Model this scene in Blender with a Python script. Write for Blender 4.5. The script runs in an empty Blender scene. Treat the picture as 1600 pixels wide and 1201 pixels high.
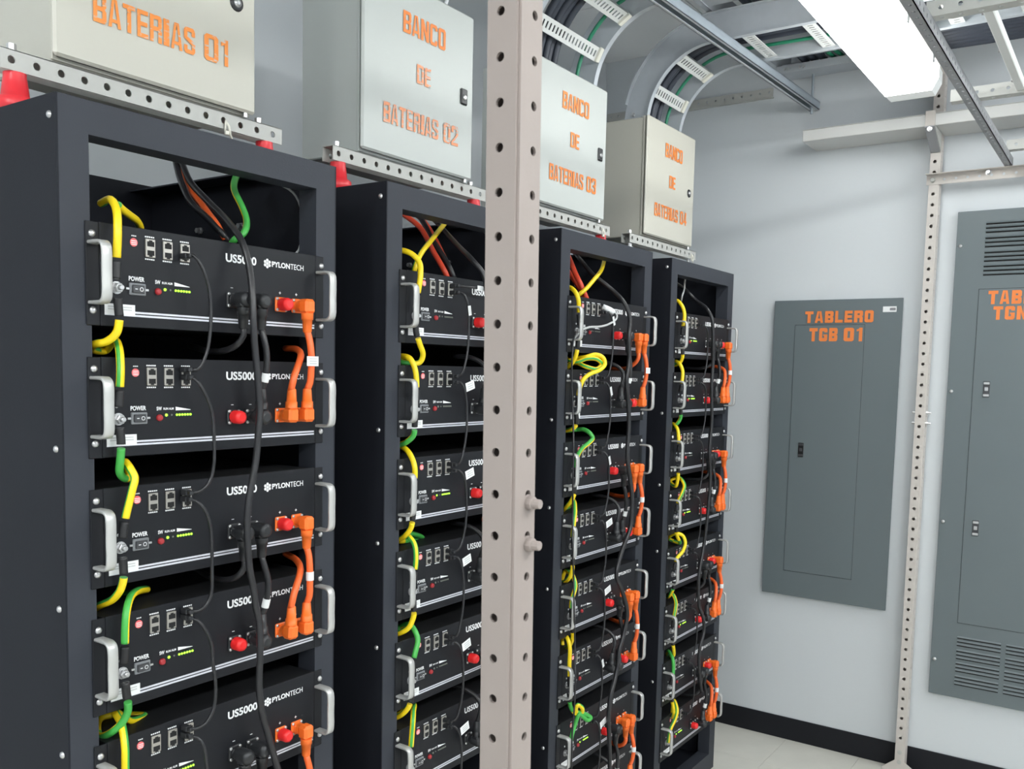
import bpy, bmesh, math, random
from mathutils import Vector, Matrix, Euler
random.seed(7)
SC = bpy.context.scene
COL = SC.collection
PI = math.pi

# ------------------------------------------------------------------ camera
cd = bpy.data.cameras.new('camera')
cam = bpy.data.objects.new('camera', cd)
COL.objects.link(cam)
cam.location = (-0.77766, -1.31712, 1.56762)
cam.rotation_euler = (1.48589, -0.02201, -0.96635)
cd.sensor_fit = 'HORIZONTAL'
cd.sensor_width = 36.0
cd.lens = 36.0 * 1417.777 / 1600.0
cd.shift_x = -0.00294
cd.shift_y = 0.0620
cd.clip_start = 0.05
cd.clip_end = 60
cd.dof.use_dof = True
cd.dof.focus_distance = 2.2
cd.dof.aperture_fstop = 18
SC.camera = cam

# ------------------------------------------------------------------ world, exposure
w = bpy.data.worlds.new('world'); SC.world = w; w.use_nodes = True
bg = w.node_tree.nodes['Background']
bg.inputs['Color'].default_value = (0.75, 0.82, 0.9, 1)
bg.inputs['Strength'].default_value = 0.05
SC.view_settings.view_transform = 'Standard'
SC.view_settings.look = 'None'
SC.view_settings.exposure = 0.42
SC.view_settings.gamma = 1.0
SC.view_settings.use_curve_mapping = False
LAMP_STRENGTH = 8.5
FILL_LAMP_STRENGTH = 31.0  # unseen fill lamps, set well above the visible luminaire
LAMP_COLOR = (0.97, 1.0, 0.985)
try:
    SC.cycles.max_bounces = 8
    SC.cycles.diffuse_bounces = 5
    SC.cycles.glossy_bounces = 4
    SC.cycles.use_denoising = True
    SC.cycles.sample_clamp_indirect = 6
    SC.cycles.caustics_reflective = False
    SC.cycles.caustics_refractive = False
except Exception:
    pass

# ------------------------------------------------------------------ materials
def mat(name, col, rough=0.5, metal=0.0, spec=0.5, bump=0.0, bscale=200.0, var=0.0, vscale=3.0, emit=None, estr=0.0, coat=0.0):
    m = bpy.data.materials.new(name); m.use_nodes = True
    nt = m.node_tree; b = nt.nodes['Principled BSDF']
    b.inputs['Base Color'].default_value = (*col, 1)
    b.inputs['Roughness'].default_value = rough
    b.inputs['Metallic'].default_value = metal
    b.inputs['Specular IOR Level'].default_value = spec
    if coat: b.inputs['Coat Weight'].default_value = coat
    if emit:
        b.inputs['Emission Color'].default_value = (*emit, 1)
        b.inputs['Emission Strength'].default_value = estr
    if var or bump:
        tc = nt.nodes.new('ShaderNodeTexCoord')
    if var:
        n = nt.nodes.new('ShaderNodeTexNoise'); n.inputs['Scale'].default_value = vscale; n.inputs['Detail'].default_value = 5
        nt.links.new(tc.outputs['Object'], n.inputs['Vector'])
        mx = nt.nodes.new('ShaderNodeMix'); mx.data_type = 'RGBA'
        mx.inputs[6].default_value = (*[max(0, c * (1 - var)) for c in col], 1)
        mx.inputs[7].default_value = (*[min(1, c * (1 + var)) for c in col], 1)
        nt.links.new(n.outputs['Fac'], mx.inputs[0]); nt.links.new(mx.outputs[2], b.inputs['Base Color'])
    if bump:
        n2 = nt.nodes.new('ShaderNodeTexNoise'); n2.inputs['Scale'].default_value = bscale; n2.inputs['Detail'].default_value = 2
        nt.links.new(tc.outputs['Object'], n2.inputs['Vector'])
        bp = nt.nodes.new('ShaderNodeBump'); bp.inputs['Strength'].default_value = bump; bp.inputs['Distance'].default_value = 0.002
        nt.links.new(n2.outputs['Fac'], bp.inputs['Height']); nt.links.new(bp.outputs['Normal'], b.inputs['Normal'])
    return m

def worn(name, col, under, thresh, scale, stretch=(1, 1, 1)):
    m = mat(name, col, 0.5)
    nt = m.node_tree; b = nt.nodes['Principled BSDF']
    tc = nt.nodes.new('ShaderNodeTexCoord'); mp = nt.nodes.new('ShaderNodeMapping'); mp.inputs['Scale'].default_value = stretch
    n = nt.nodes.new('ShaderNodeTexNoise'); n.inputs['Scale'].default_value = scale; n.inputs['Detail'].default_value = 4
    r = nt.nodes.new('ShaderNodeValToRGB')
    r.color_ramp.elements[0].position = thresh - 0.06; r.color_ramp.elements[0].color = (*under, 1)
    r.color_ramp.elements[1].position = thresh + 0.06; r.color_ramp.elements[1].color = (*col, 1)
    nt.links.new(tc.outputs['Object'], mp.inputs['Vector']); nt.links.new(mp.outputs['Vector'], n.inputs['Vector'])
    nt.links.new(n.outputs['Fac'], r.inputs['Fac']); nt.links.new(r.outputs['Color'], b.inputs['Base Color'])
    return m

M = {}
M['wall'] = mat('wall_paint', (0.62, 0.65, 0.68), 0.6, bump=0.12, bscale=90, var=0.03, vscale=1.5)
M['ceil'] = mat('ceiling_paint', (0.84, 0.85, 0.86), 0.8, bump=0.1, bscale=60, var=0.05, vscale=2)
M['tile'] = mat('floor_vinyl', (0.64, 0.625, 0.57), 0.45, var=0.10, vscale=9)
M['slab'] = mat('floor_joint', (0.20, 0.19, 0.17), 0.7)
M['base'] = mat('rubber_skirting', (0.010, 0.011, 0.015), 0.5, spec=.25)
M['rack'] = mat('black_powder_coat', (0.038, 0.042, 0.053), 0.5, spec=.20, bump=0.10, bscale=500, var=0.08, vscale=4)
M['rackshade'] = mat('black_powder_coat_shaded', (0.014, 0.0155, 0.021), 0.55, spec=.14, bump=0.10, bscale=500, var=0.10, vscale=4)  # same coat as the rack fronts, shade of the sides put into the colour
M['panel'] = mat('black_panel', (0.0135, 0.0145, 0.018), 0.45, spec=.20, bump=0.06, bscale=700)
M['case'] = mat('black_case', (0.010, 0.0105, 0.012), 0.55)
M['white'] = mat('white_print', (0.80, 0.81, 0.83), 0.5)
M['whitedim'] = mat('grey_print', (0.50, 0.51, 0.52), 0.5)
M['sticker'] = mat('white_sticker', (0.78, 0.79, 0.80), 0.5)
M['ink'] = mat('grey_ink', (0.22, 0.22, 0.24), 0.6)
M['stripe'] = mat('silver_stripe', (0.66, 0.67, 0.74), 0.35, metal=0.2)
M['alu'] = mat('brushed_aluminium', (0.52, 0.52, 0.51), 0.36, metal=0.4, bump=0.03, bscale=300)
M['nickel'] = mat('nickel_screw', (0.58, 0.58, 0.59), 0.28, metal=0.8)
M['jackm'] = mat('jack_shell', (0.42, 0.40, 0.37), 0.35, metal=0.6)
M['hole'] = mat('black_cavity', (0.006, 0.006, 0.007), 0.8)
M['blk'] = mat('black_rubber', (0.014, 0.014, 0.016), 0.42)
M['blkcab'] = mat('black_cable_jacket', (0.016, 0.016, 0.019), 0.33)
M['blkplug'] = mat('black_nylon', (0.018, 0.019, 0.022), 0.4)
M['orange'] = mat('orange_plug', (0.93, 0.17, 0.022), 0.42)
M['orangec'] = mat('orange_cable_jacket', (0.88, 0.14, 0.03), 0.4)
M['orangedk'] = mat('red_orange_jacket', (0.72, 0.07, 0.03), 0.4)
M['redcap'] = mat('red_cap', (0.80, 0.02, 0.022), 0.4)
M['redbtn'] = mat('red_button', (0.36, 0.022, 0.028), 0.4)
M['redstk'] = mat('red_sticker', (0.78, 0.13, 0.14), 0.5)
M['redins'] = mat('red_insulator', (0.72, 0.028, 0.04), 0.35)
M['yel'] = mat('yellow_jacket', (0.90, 0.66, 0.012), 0.38)
M['grn'] = mat('green_jacket', (0.06, 0.40, 0.07), 0.38)
M['teal'] = mat('green_earth_jacket', (0.02, 0.22, 0.12), 0.45)
M['sw'] = mat('grey_switch', (0.20, 0.21, 0.225), 0.4)
M['rock'] = mat('rocker', (0.05, 0.052, 0.058), 0.35)
M['ledon'] = mat('led_lit', (0.2, 0.6, 0.05), 0.4, emit=(0.42, 1.0, 0.04), estr=1.2)
M['ledoff'] = mat('led_unlit', (0.14, 0.15, 0.13), 0.4)
M['encl'] = mat('enclosure_grey', (0.50, 0.525, 0.51), 0.4, bump=0.08, bscale=600)
M['enclw'] = mat('enclosure_grey_warm', (0.53, 0.515, 0.455), 0.42, bump=0.08, bscale=600)
M['gasket'] = mat('dark_gasket', (0.05, 0.05, 0.05), 0.7)
M['otext'] = mat('orange_paint', (0.83, 0.235, 0.045), 0.5)
M['otext1'] = worn('orange_paint_streaked', (0.85, 0.27, 0.05), (0.53, 0.515, 0.455), 0.37, 60, (1, 1, 3))
M['otext2'] = worn('orange_paint_faded', (0.82, 0.31, 0.15), (0.50, 0.525, 0.51), 0.41, 55, (1, 1, 3))
M['ostencil'] = mat('orange_spray', (0.80, 0.22, 0.05), 0.6)
M['perf'] = mat('painted_angle_iron', (0.46, 0.46, 0.44), 0.45, bump=0.05, bscale=200)
M['perfpost'] = mat('beige_painted_angle_iron', (0.295, 0.252, 0.235), 0.5, spec=.25, bump=0.06, bscale=200, var=0.04, vscale=8)
M['wallpost'] = mat('cream_painted_angle_iron', (0.56, 0.52, 0.49), 0.5)
M['galv'] = mat('galvanised_steel', (0.52, 0.55, 0.59), 0.5, metal=0.3, var=0.08, vscale=25)
M['galvdk'] = mat('galvanised_channel', (0.36, 0.41, 0.46), 0.5, metal=0.35, var=0.10, vscale=25)
M['galvw'] = mat('zinc_white', (0.72, 0.73, 0.72), 0.5, metal=0.1)
M['perfdk'] = mat('dark_grey_angle_iron', (0.28, 0.285, 0.30), 0.5)
M['grey'] = mat('slate_grey_enamel', (0.132, 0.160, 0.172), 0.38, bump=0.06, bscale=350, var=0.03, vscale=5)
M['greyedge'] = mat('grey_box_edge', (0.50, 0.52, 0.53), 0.5)
M['duct'] = mat('white_duct', (0.56, 0.56, 0.55), 0.5)
M['lamp'] = mat('lamp_diffuser', (0.9, 0.9, 0.9), 0.4, emit=LAMP_COLOR, estr=LAMP_STRENGTH)
M['lamp_fill'] = mat('lamp_diffuser_added_fill', (0.9, 0.9, 0.9), 0.4, emit=LAMP_COLOR, estr=FILL_LAMP_STRENGTH)  # for the added out-of-view lamps that brighten racks and low wall
M['lens'] = mat('clear_lens_end', (0.55, 0.58, 0.58), 0.15, emit=LAMP_COLOR, estr=0.22, bump=.6, bscale=120)
M['lamphouse'] = mat('lamp_housing', (0.50, 0.46, 0.43), 0.5)
M['tie'] = mat('white_nylon_tie', (0.78, 0.76, 0.68), 0.5)
M['darkcable'] = mat('dark_blue_cable', (0.035, 0.042, 0.06), 0.5)

# ------------------------------------------------------------------ mesh helpers
class MB:
    def __init__(s): s.v = []; s.f = []; s.m = []; s.s = []
    def add(s, v, f, m=0, smooth=False):
        o = len(s.v); s.v += [tuple(p) for p in v]
        for q in f:
            s.f.append([i + o for i in q]); s.m.append(m); s.s.append(smooth)
        return s
    def box(s, x0, x1, y0, y1, z0, z1, b=0.0, m=0):
        if x0 > x1: x0, x1 = x1, x0
        if y0 > y1: y0, y1 = y1, y0
        if z0 > z1: z0, z1 = z1, z0
        if b <= 0:
            v = [(x, y, z) for x in (x0, x1) for y in (y0, y1) for z in (z0, z1)]
            f = [(0, 1, 3, 2), (4, 6, 7, 5), (0, 4, 5, 1), (2, 3, 7, 6), (0, 2, 6, 4), (1, 5, 7, 3)]
            return s.add(v, f, m)
        b = min(b, (x1 - x0) * .49, (y1 - y0) * .49, (z1 - z0) * .49)
        v = []; idx = {}
        for ix, x in enumerate((x0, x1)):
            for iy, y in enumerate((y0, y1)):
                for iz, z in enumerate((z0, z1)):
                    sx, sy, sz = (1 - 2 * ix) * b, (1 - 2 * iy) * b, (1 - 2 * iz) * b
                    for a, p in enumerate(((x, y + sy, z + sz), (x + sx, y, z + sz), (x + sx, y + sy, z))):
                        idx[ix, iy, iz, a] = len(v); v.append(p)
        f = []
        I = idx
        for k in (0, 1):
            q = [I[k, 0, 0, 0], I[k, 1, 0, 0], I[k, 1, 1, 0], I[k, 0, 1, 0]]; f.append(q if k else q[::-1])
            q = [I[0, k, 0, 1], I[0, k, 1, 1], I[1, k, 1, 1], I[1, k, 0, 1]]; f.append(q if k else q[::-1])
            q = [I[0, 0, k, 2], I[1, 0, k, 2], I[1, 1, k, 2], I[0, 1, k, 2]]; f.append(q if k else q[::-1])
        for i in (0, 1):
            for j in (0, 1):
                q = [I[0, i, j, 1], I[1, i, j, 1], I[1, i, j, 2], I[0, i, j, 2]]; f.append(q if i != j else q[::-1])
                q = [I[i, 0, j, 0], I[i, 1, j, 0], I[i, 1, j, 2], I[i, 0, j, 2]]; f.append(q if i == j else q[::-1])
                q = [I[i, j, 0, 0], I[i, j, 1, 0], I[i, j, 1, 1], I[i, j, 0, 1]]; f.append(q if i != j else q[::-1])
                for k in (0, 1):
                    q = [I[i, j, k, 0], I[i, j, k, 1], I[i, j, k, 2]]; f.append(q)
        return s.add(v, f, m)
    def lathe(s, c, axis, prof, n=12, m=0, smooth=True, flat_ends=True):
        # prof: list of (along, radius); axis: unit vector
        ax = Vector(axis).normalized()
        t = Vector((0, 0, 1)) if abs(ax.z) < .9 else Vector((1, 0, 0))
        a = ax.cross(t).normalized(); b = ax.cross(a).normalized()
        v = []; f = []
        for (h, r) in prof:
            for k in range(n):
                an = 2 * PI * k / n
                v.append(Vector(c) + ax * h + (a * math.cos(an) + b * math.sin(an)) * r)
        for i in range(len(prof) - 1):
            for k in range(n):
                k2 = (k + 1) % n
                f.append((i * n + k, i * n + k2, (i + 1) * n + k2, (i + 1) * n + k))
        s.add(v, f, m, smooth)
        L = len(prof)
        s.add(v[:n], [tuple(range(n))[::-1]], m); s.add(v[(L - 1) * n:], [tuple(range(n))], m)
        return s
    def tube(s, pts, r, n=8, m=0, mf=None, rf=None, step=0.012, square=False):
        P = smooth_path(pts, step)
        T = []
        for i in range(len(P)):
            d = P[min(i + 1, len(P) - 1)] - P[max(i - 1, 0)]
            T.append(d.normalized() if d.length > 1e-9 else Vector((0, 0, 1)))
        u = T[0].orthogonal().normalized()
        if abs(T[0].dot(Vector((0, 1, 0)))) < .95:
            u = (Vector((0, 1, 0)) - T[0] * T[0].y).normalized()
        v = []; f = []; mm = []
        off = PI / n if square else 0
        for i, p in enumerate(P):
            u = (u - T[i] * u.dot(T[i])).normalized()
            w_ = T[i].cross(u)
            rr = rf(i / max(1, len(P) - 1)) if rf else r
            for k in range(n):
                an = 2 * PI * k / n + off
                v.append(p + (u * math.cos(an) + w_ * math.sin(an)) * rr)
        o = len(s.v); s.v += [tuple(q) for q in v]
        for i in range(len(P) - 1):
            for k in range(n):
                k2 = (k + 1) % n
                s.f.append([o + i * n + k, o + i * n + k2, o + (i + 1) * n + k2, o + (i + 1) * n + k])
                s.m.append(mf(i, k) if mf else m); s.s.append(True)
        s.f.append([o + k for k in range(n)][::-1]); s.m.append(mf(0, 0) if mf else m); s.s.append(False)
        q = o + (len(P) - 1) * n
        s.f.append([q + k for k in range(n)]); s.m.append(mf(0, 0) if mf else m); s.s.append(False)
        return s
    def perf(s, o, ax, ay, L, w_, pitch, r, t, first=None, c=0.5, slot=None, m=0):
        # flat strip with real holes; thickness t along -(ax x ay)
        o = Vector(o); ax = Vector(ax).normalized(); ay = Vector(ay).normalized(); nz = ax.cross(ay)
        first = pitch / 2 if first is None else first
        n = max(1, int((L - first) / pitch + 0.999))
        cs = [first + i * pitch for i in range(n) if first + i * pitch < L - (slot[0] / 2 if slot else r) - .001]
        ed = [0.0] + [(cs[i] + cs[i + 1]) / 2 for i in range(len(cs) - 1)] + [L]
        P = lambda x, y, z: o + ax * x + ay * y - nz * z
        for i, cx in enumerate(cs):
            x0, x1 = ed[i], ed[i + 1]; cy = w_ * c
            if slot:
                hx, hy = slot[0] / 2, slot[1] / 2
                hole = [(cx - hx, cy - hy), (cx + hx, cy - hy), (cx + hx, cy + hy), (cx - hx, cy + hy)]
                out = [(x0, 0), (x1, 0), (x1, w_), (x0, w_)]
            else:
                N = 12; hole = []; out = []
                for k in range(N):
                    an = 2 * PI * (k + .5) / N
                    dx, dy = math.cos(an), math.sin(an)
                    hole.append((cx + r * dx, cy + r * dy))
                    sx = ((x1 - cx) if dx > 0 else (cx - x0)) / max(1e-9, abs(dx)); sy = ((w_ - cy) if dy > 0 else cy) / max(1e-9, abs(dy))
                    q = min(sx, sy); out.append([cx + q * dx, cy + q * dy])
                for (X, Y) in ((x0, 0), (x1, 0), (x1, w_), (x0, w_)):
                    j = min(range(N), key=lambda k: (out[k][0] - X) ** 2 + (out[k][1] - Y) ** 2); out[j] = [X, Y]
            N = len(hole)
            v = [P(x, y, 0) for x, y in hole] + [P(x, y, 0) for x, y in out] + [P(x, y, t) for x, y in hole] + [P(x, y, t) for x, y in out]
            f = []
            for k in range(N):
                k2 = (k + 1) % N
                f += [(k, N + k, N + k2, k2), (2 * N + k, 2 * N + k2, 3 * N + k2, 3 * N + k), (k, k2, 2 * N + k2, 2 * N + k)]
            s.add(v, f, m)
        v = [P(x, y, z) for z in (0, t) for x, y in ((0, 0), (L, 0), (L, w_), (0, w_))]
        s.add(v, [(0, 4, 5, 1), (1, 5, 6, 2), (2, 6, 7, 3), (3, 7, 4, 0)], m)
        return s
    def mesh(s, name, mats):
        me = bpy.data.meshes.new(name)
        me.from_pydata(s.v, [], s.f)
        for m_ in (mats if isinstance(mats, (list, tuple)) else [mats]): me.materials.append(M[m_] if isinstance(m_, str) else m_)
        me.polygons.foreach_set('material_index', s.m); me.polygons.foreach_set('use_smooth', s.s)
        me.update(); return me

def smooth_path(pts, step):
    P = [Vector(p) for p in pts]
    if len(P) < 3: return P
    P = [P[0] * 2 - P[1]] + P + [P[-1] * 2 - P[-2]]
    out = []
    for i in range(1, len(P) - 2):
        p0, p1, p2, p3 = P[i - 1], P[i], P[i + 1], P[i + 2]
        # centripetal parameters keep uneven points from looping
        t01 = max(1e-4, (p1 - p0).length ** .5); t12 = max(1e-4, (p2 - p1).length ** .5); t23 = max(1e-4, (p3 - p2).length ** .5)
        m1 = (p2 - p1) + t12 * ((p1 - p0) / t01 - (p2 - p0) / (t01 + t12))
        m2 = (p2 - p1) + t12 * ((p3 - p2) / t23 - (p3 - p1) / (t12 + t23))
        n = max(2, int((p2 - p1).length / step + .5))
        for k in range(n):
            t = k / n
            a = 2 * (p1 - p2) + m1 + m2; b = -3 * (p1 - p2) - 2 * m1 - m2
            out.append(a * t ** 3 + b * t ** 2 + m1 * t + p1)
    out.append(P[-2]); return out

def obj(name, me, parent=None, loc=None):
    o = bpy.data.objects.new(name, me); COL.objects.link(o)
    if parent: o.parent = parent
    if loc is not None: o.location = loc
    return o
def build(name, mb, mats, parent=None, loc=None): return obj(name, mb.mesh(name, mats), parent, loc)
def tag(o, label, cat, group=None):
    o['label'] = label; o['category'] = cat
    if group: o['group'] = group
    return o
def thing(name, label, cat, loc=(0, 0, 0), group=None):
    o = bpy.data.objects.new(name, None); COL.objects.link(o); o.location = loc; o.empty_display_size = .05
    return tag(o, label, cat, group)
def struct(name, mb, mats): o = build(name, mb, mats); o['kind'] = 'structure'; return o

def text_raw(body, bold=0.0, ext=0.0):
    c = bpy.data.curves.new('lettering', 'FONT'); c.body = body; c.offset = bold; c.extrude = ext; c.resolution_u = 3
    o = bpy.data.objects.new('lettering', c)
    me = bpy.data.meshes.new_from_object(o); bpy.data.objects.remove(o)
    v = [tuple(p.co) for p in me.vertices]; f = [list(p.vertices) for p in me.polygons]
    bpy.data.meshes.remove(me); return v, f
def text(mb, body, x0, x1, z0, z1, put, bold=0.0, m=0):
    """flat lettering filling the box x0..x1, z0..z1; put(a, b) gives the 3D point"""
    v, f = text_raw(body, bold)
    ax, bx = min(p[0] for p in v), max(p[0] for p in v); ay, by = min(p[1] for p in v), max(p[1] for p in v)
    mb.add([put(x0 + (p[0] - ax) / (bx - ax) * (x1 - x0), z0 + (p[1] - ay) / (by - ay) * (z1 - z0)) for p in v], f, m)
    return mb
FRONT = lambda y: (lambda a, b: (a, y, b))          # faces -Y
WALLF = lambda x: (lambda a, b: (x, -a, b))         # faces -X, a grows towards -Y

# heavy block capitals for the painted signs: every glyph is a set of convex strokes in a unit box
def glyph(ch, s, h):
    R = lambda x0, y0, x1, y1: [(x0, y0), (x1, y0), (x1, y1), (x0, y1)]
    c = .10
    def ring(left=True, right=True, top=True, bot=True):
        q = []
        if left: q += [[(0, c), (s, h), (s, 1 - h), (0, 1 - c)]]
        if right: q += [[(1 - s, h), (1, c), (1, 1 - c), (1 - s, 1 - h)]]
        if top: q += [[(0, 1 - c), (s, 1 - h), (1 - s, 1 - h), (1, 1 - c), (1 - .16, 1), (.16, 1)]]
        if bot: q += [[(0, c), (.16, 0), (1 - .16, 0), (1, c), (1 - s, h), (s, h)]]
        return q
    stem = R(0, 0, s, 1)
    if ch in 'O0': return ring()
    if ch == 'D': return [stem, [(s, 0), (.84, 0), (1, c), (1 - s, h), (s, h)], [(1 - s, h), (1, c), (1, 1 - c), (1 - s, 1 - h)], [(s, 1 - h), (1 - s, 1 - h), (1, 1 - c), (.84, 1), (s, 1)]]
    if ch == 'C': return ring(right=False) + [R(1 - s, .73, 1, 1 - c), R(1 - s, c, 1, .27), [(1 - s, 1 - h), (1, 1 - c), (1, .8), (1 - s, .8)], [(1 - s, h), (1 - s, .2), (1, .2), (1, c)]]
    if ch == 'G': return ring(right=False) + [R(1 - s, .66, 1, 1 - c), R(1 - s, c, 1, .52), R(.52, .40, 1 - s, .52), [(1 - s, 1 - h), (1, 1 - c), (1, .8), (1 - s, .8)], [(1 - s, h), (1 - s, .2), (1, .2), (1, c)]]
    if ch == 'I': return [R(0, 0, 1, 1)]
    if ch == 'L': return [stem, R(s, 0, 1, h)]
    if ch == 'E': return [stem, R(s, 0, 1, h), R(s, .5 - h / 2, .93, .5 + h / 2), R(s, 1 - h, 1, 1)]
    if ch == 'T': return [R(0, 1 - h, 1, 1), R(.5 - s / 2, 0, .5 + s / 2, 1 - h)]
    if ch == 'N': return [stem, R(1 - s, 0, 1, 1), [(s, 1), (s, .55), (1 - s, 0), (1 - s, .45)]]
    if ch == 'A': return [[(0, 0), (s * .82, 0), (.5 + s * .02, 1), (.5 - s * .62, 1)], [(1 - s * .82, 0), (1, 0), (.5 + s * .62, 1), (.5 - s * .02, 1)], R(s * .7, .17, 1 - s * .7, .17 + h * .8)]
    if ch == 'B': return [stem, R(s, 0, .86, h), R(s, .5 - h / 2, .86, .5 + h / 2), R(s, 1 - h, .86, 1), [(1 - s, .06), (.86, 0), (1, .1), (1, .42), (.88, .5), (1 - s, .47)], [(1 - s, .53), (.88, .5), (1, .58), (1, .9), (.86, 1), (1 - s, .94)]]
    if ch == 'R': return [stem, R(s, .5 - h / 2, .86, .5 + h / 2), R(s, 1 - h, .86, 1), [(1 - s, .53), (.88, .5), (1, .58), (1, .9), (.86, 1), (1 - s, .94)], [(1 - s, 0), (1, 0), (1, .42), (.88, .5), (1 - s, .47)]]
    if ch == 'S': return [[(0, 1 - c), (.16, 1), (.84, 1), (1, 1 - c), (1 - s, 1 - h), (s, 1 - h)], [(0, c), (s, h), (1 - s, h), (1, c), (.84, 0), (.16, 0)], [(0, .55), (s, .62), (s, 1 - h), (0, 1 - c)], R(1 - s, .68, 1, 1 - c), R(0, c, s, .32), [(1 - s, h), (1, c), (1, .45), (1 - s, .38)], [(0, .56), (s, .64), (1, .46), (1 - s, .36)]]
    if ch == '1': return [R(.5 - s * .3, 0, .5 + s * .9, 1), [(.06, .72), (.5, .80), (.5, 1), (.3, .9), (.06, .88)]]
    if ch == '2': return [[(0, 1 - c), (.16, 1), (.84, 1), (1, 1 - c), (1 - s, 1 - h), (s, 1 - h)], R(0, .66, s, 1 - c), [(1 - s, .52), (1, .56), (1, 1 - c), (1 - s, 1 - h)], [(0, h), (s, h), (1, .58), (1 - s, .56)], R(0, 0, 1, h)]
    if ch == '3': return [[(0, 1 - c), (.16, 1), (.84, 1), (1, 1 - c), (1 - s, 1 - h), (s, 1 - h)], [(0, c), (s, h), (1 - s, h), (1, c), (.84, 0), (.16, 0)], R(.35, .5 - h / 2, .9, .5 + h / 2), [(1 - s, h), (1, c), (1, .44), (.9, .5), (1 - s, .5)], [(1 - s, .5), (.9, .5), (1, .56), (1, 1 - c), (1 - s, 1 - h)], R(0, .70, s, 1 - c), R(0, c, s, .30)]
    if ch == '4': return [R(.52, 0, .52 + s, 1), R(0, .2, 1, .2 + h), [(0, .2), (s * .7, .2), (.62, 1), (.5, 1)]]
    return []
def sign(mb, body, x0, x1, z0, z1, put, s=.31, h=.16, gap=.15):
    nrm = (Vector(put(1, 0)) - Vector(put(0, 0))).cross(Vector(put(0, 1)) - Vector(put(0, 0))).normalized()
    wd = {'I': .50, '1': .72, 'N': 1.05, 'L': .9, 'E': .9}
    tot = sum(wd.get(c, 1) for c in body) + gap * (len(body) - 1)
    k = (x1 - x0) / tot; x = x0
    for c in body:
        w_ = wd.get(c, 1) * k
        for q, g in enumerate(glyph(c, s, h)): mb.add([Vector(put(x + p[0] * w_, z0 + p[1] * (z1 - z0))) + nrm * (q * 4e-5) for p in g], [tuple(range(len(g)))])
        x += w_ + gap * k
    return mb
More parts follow.
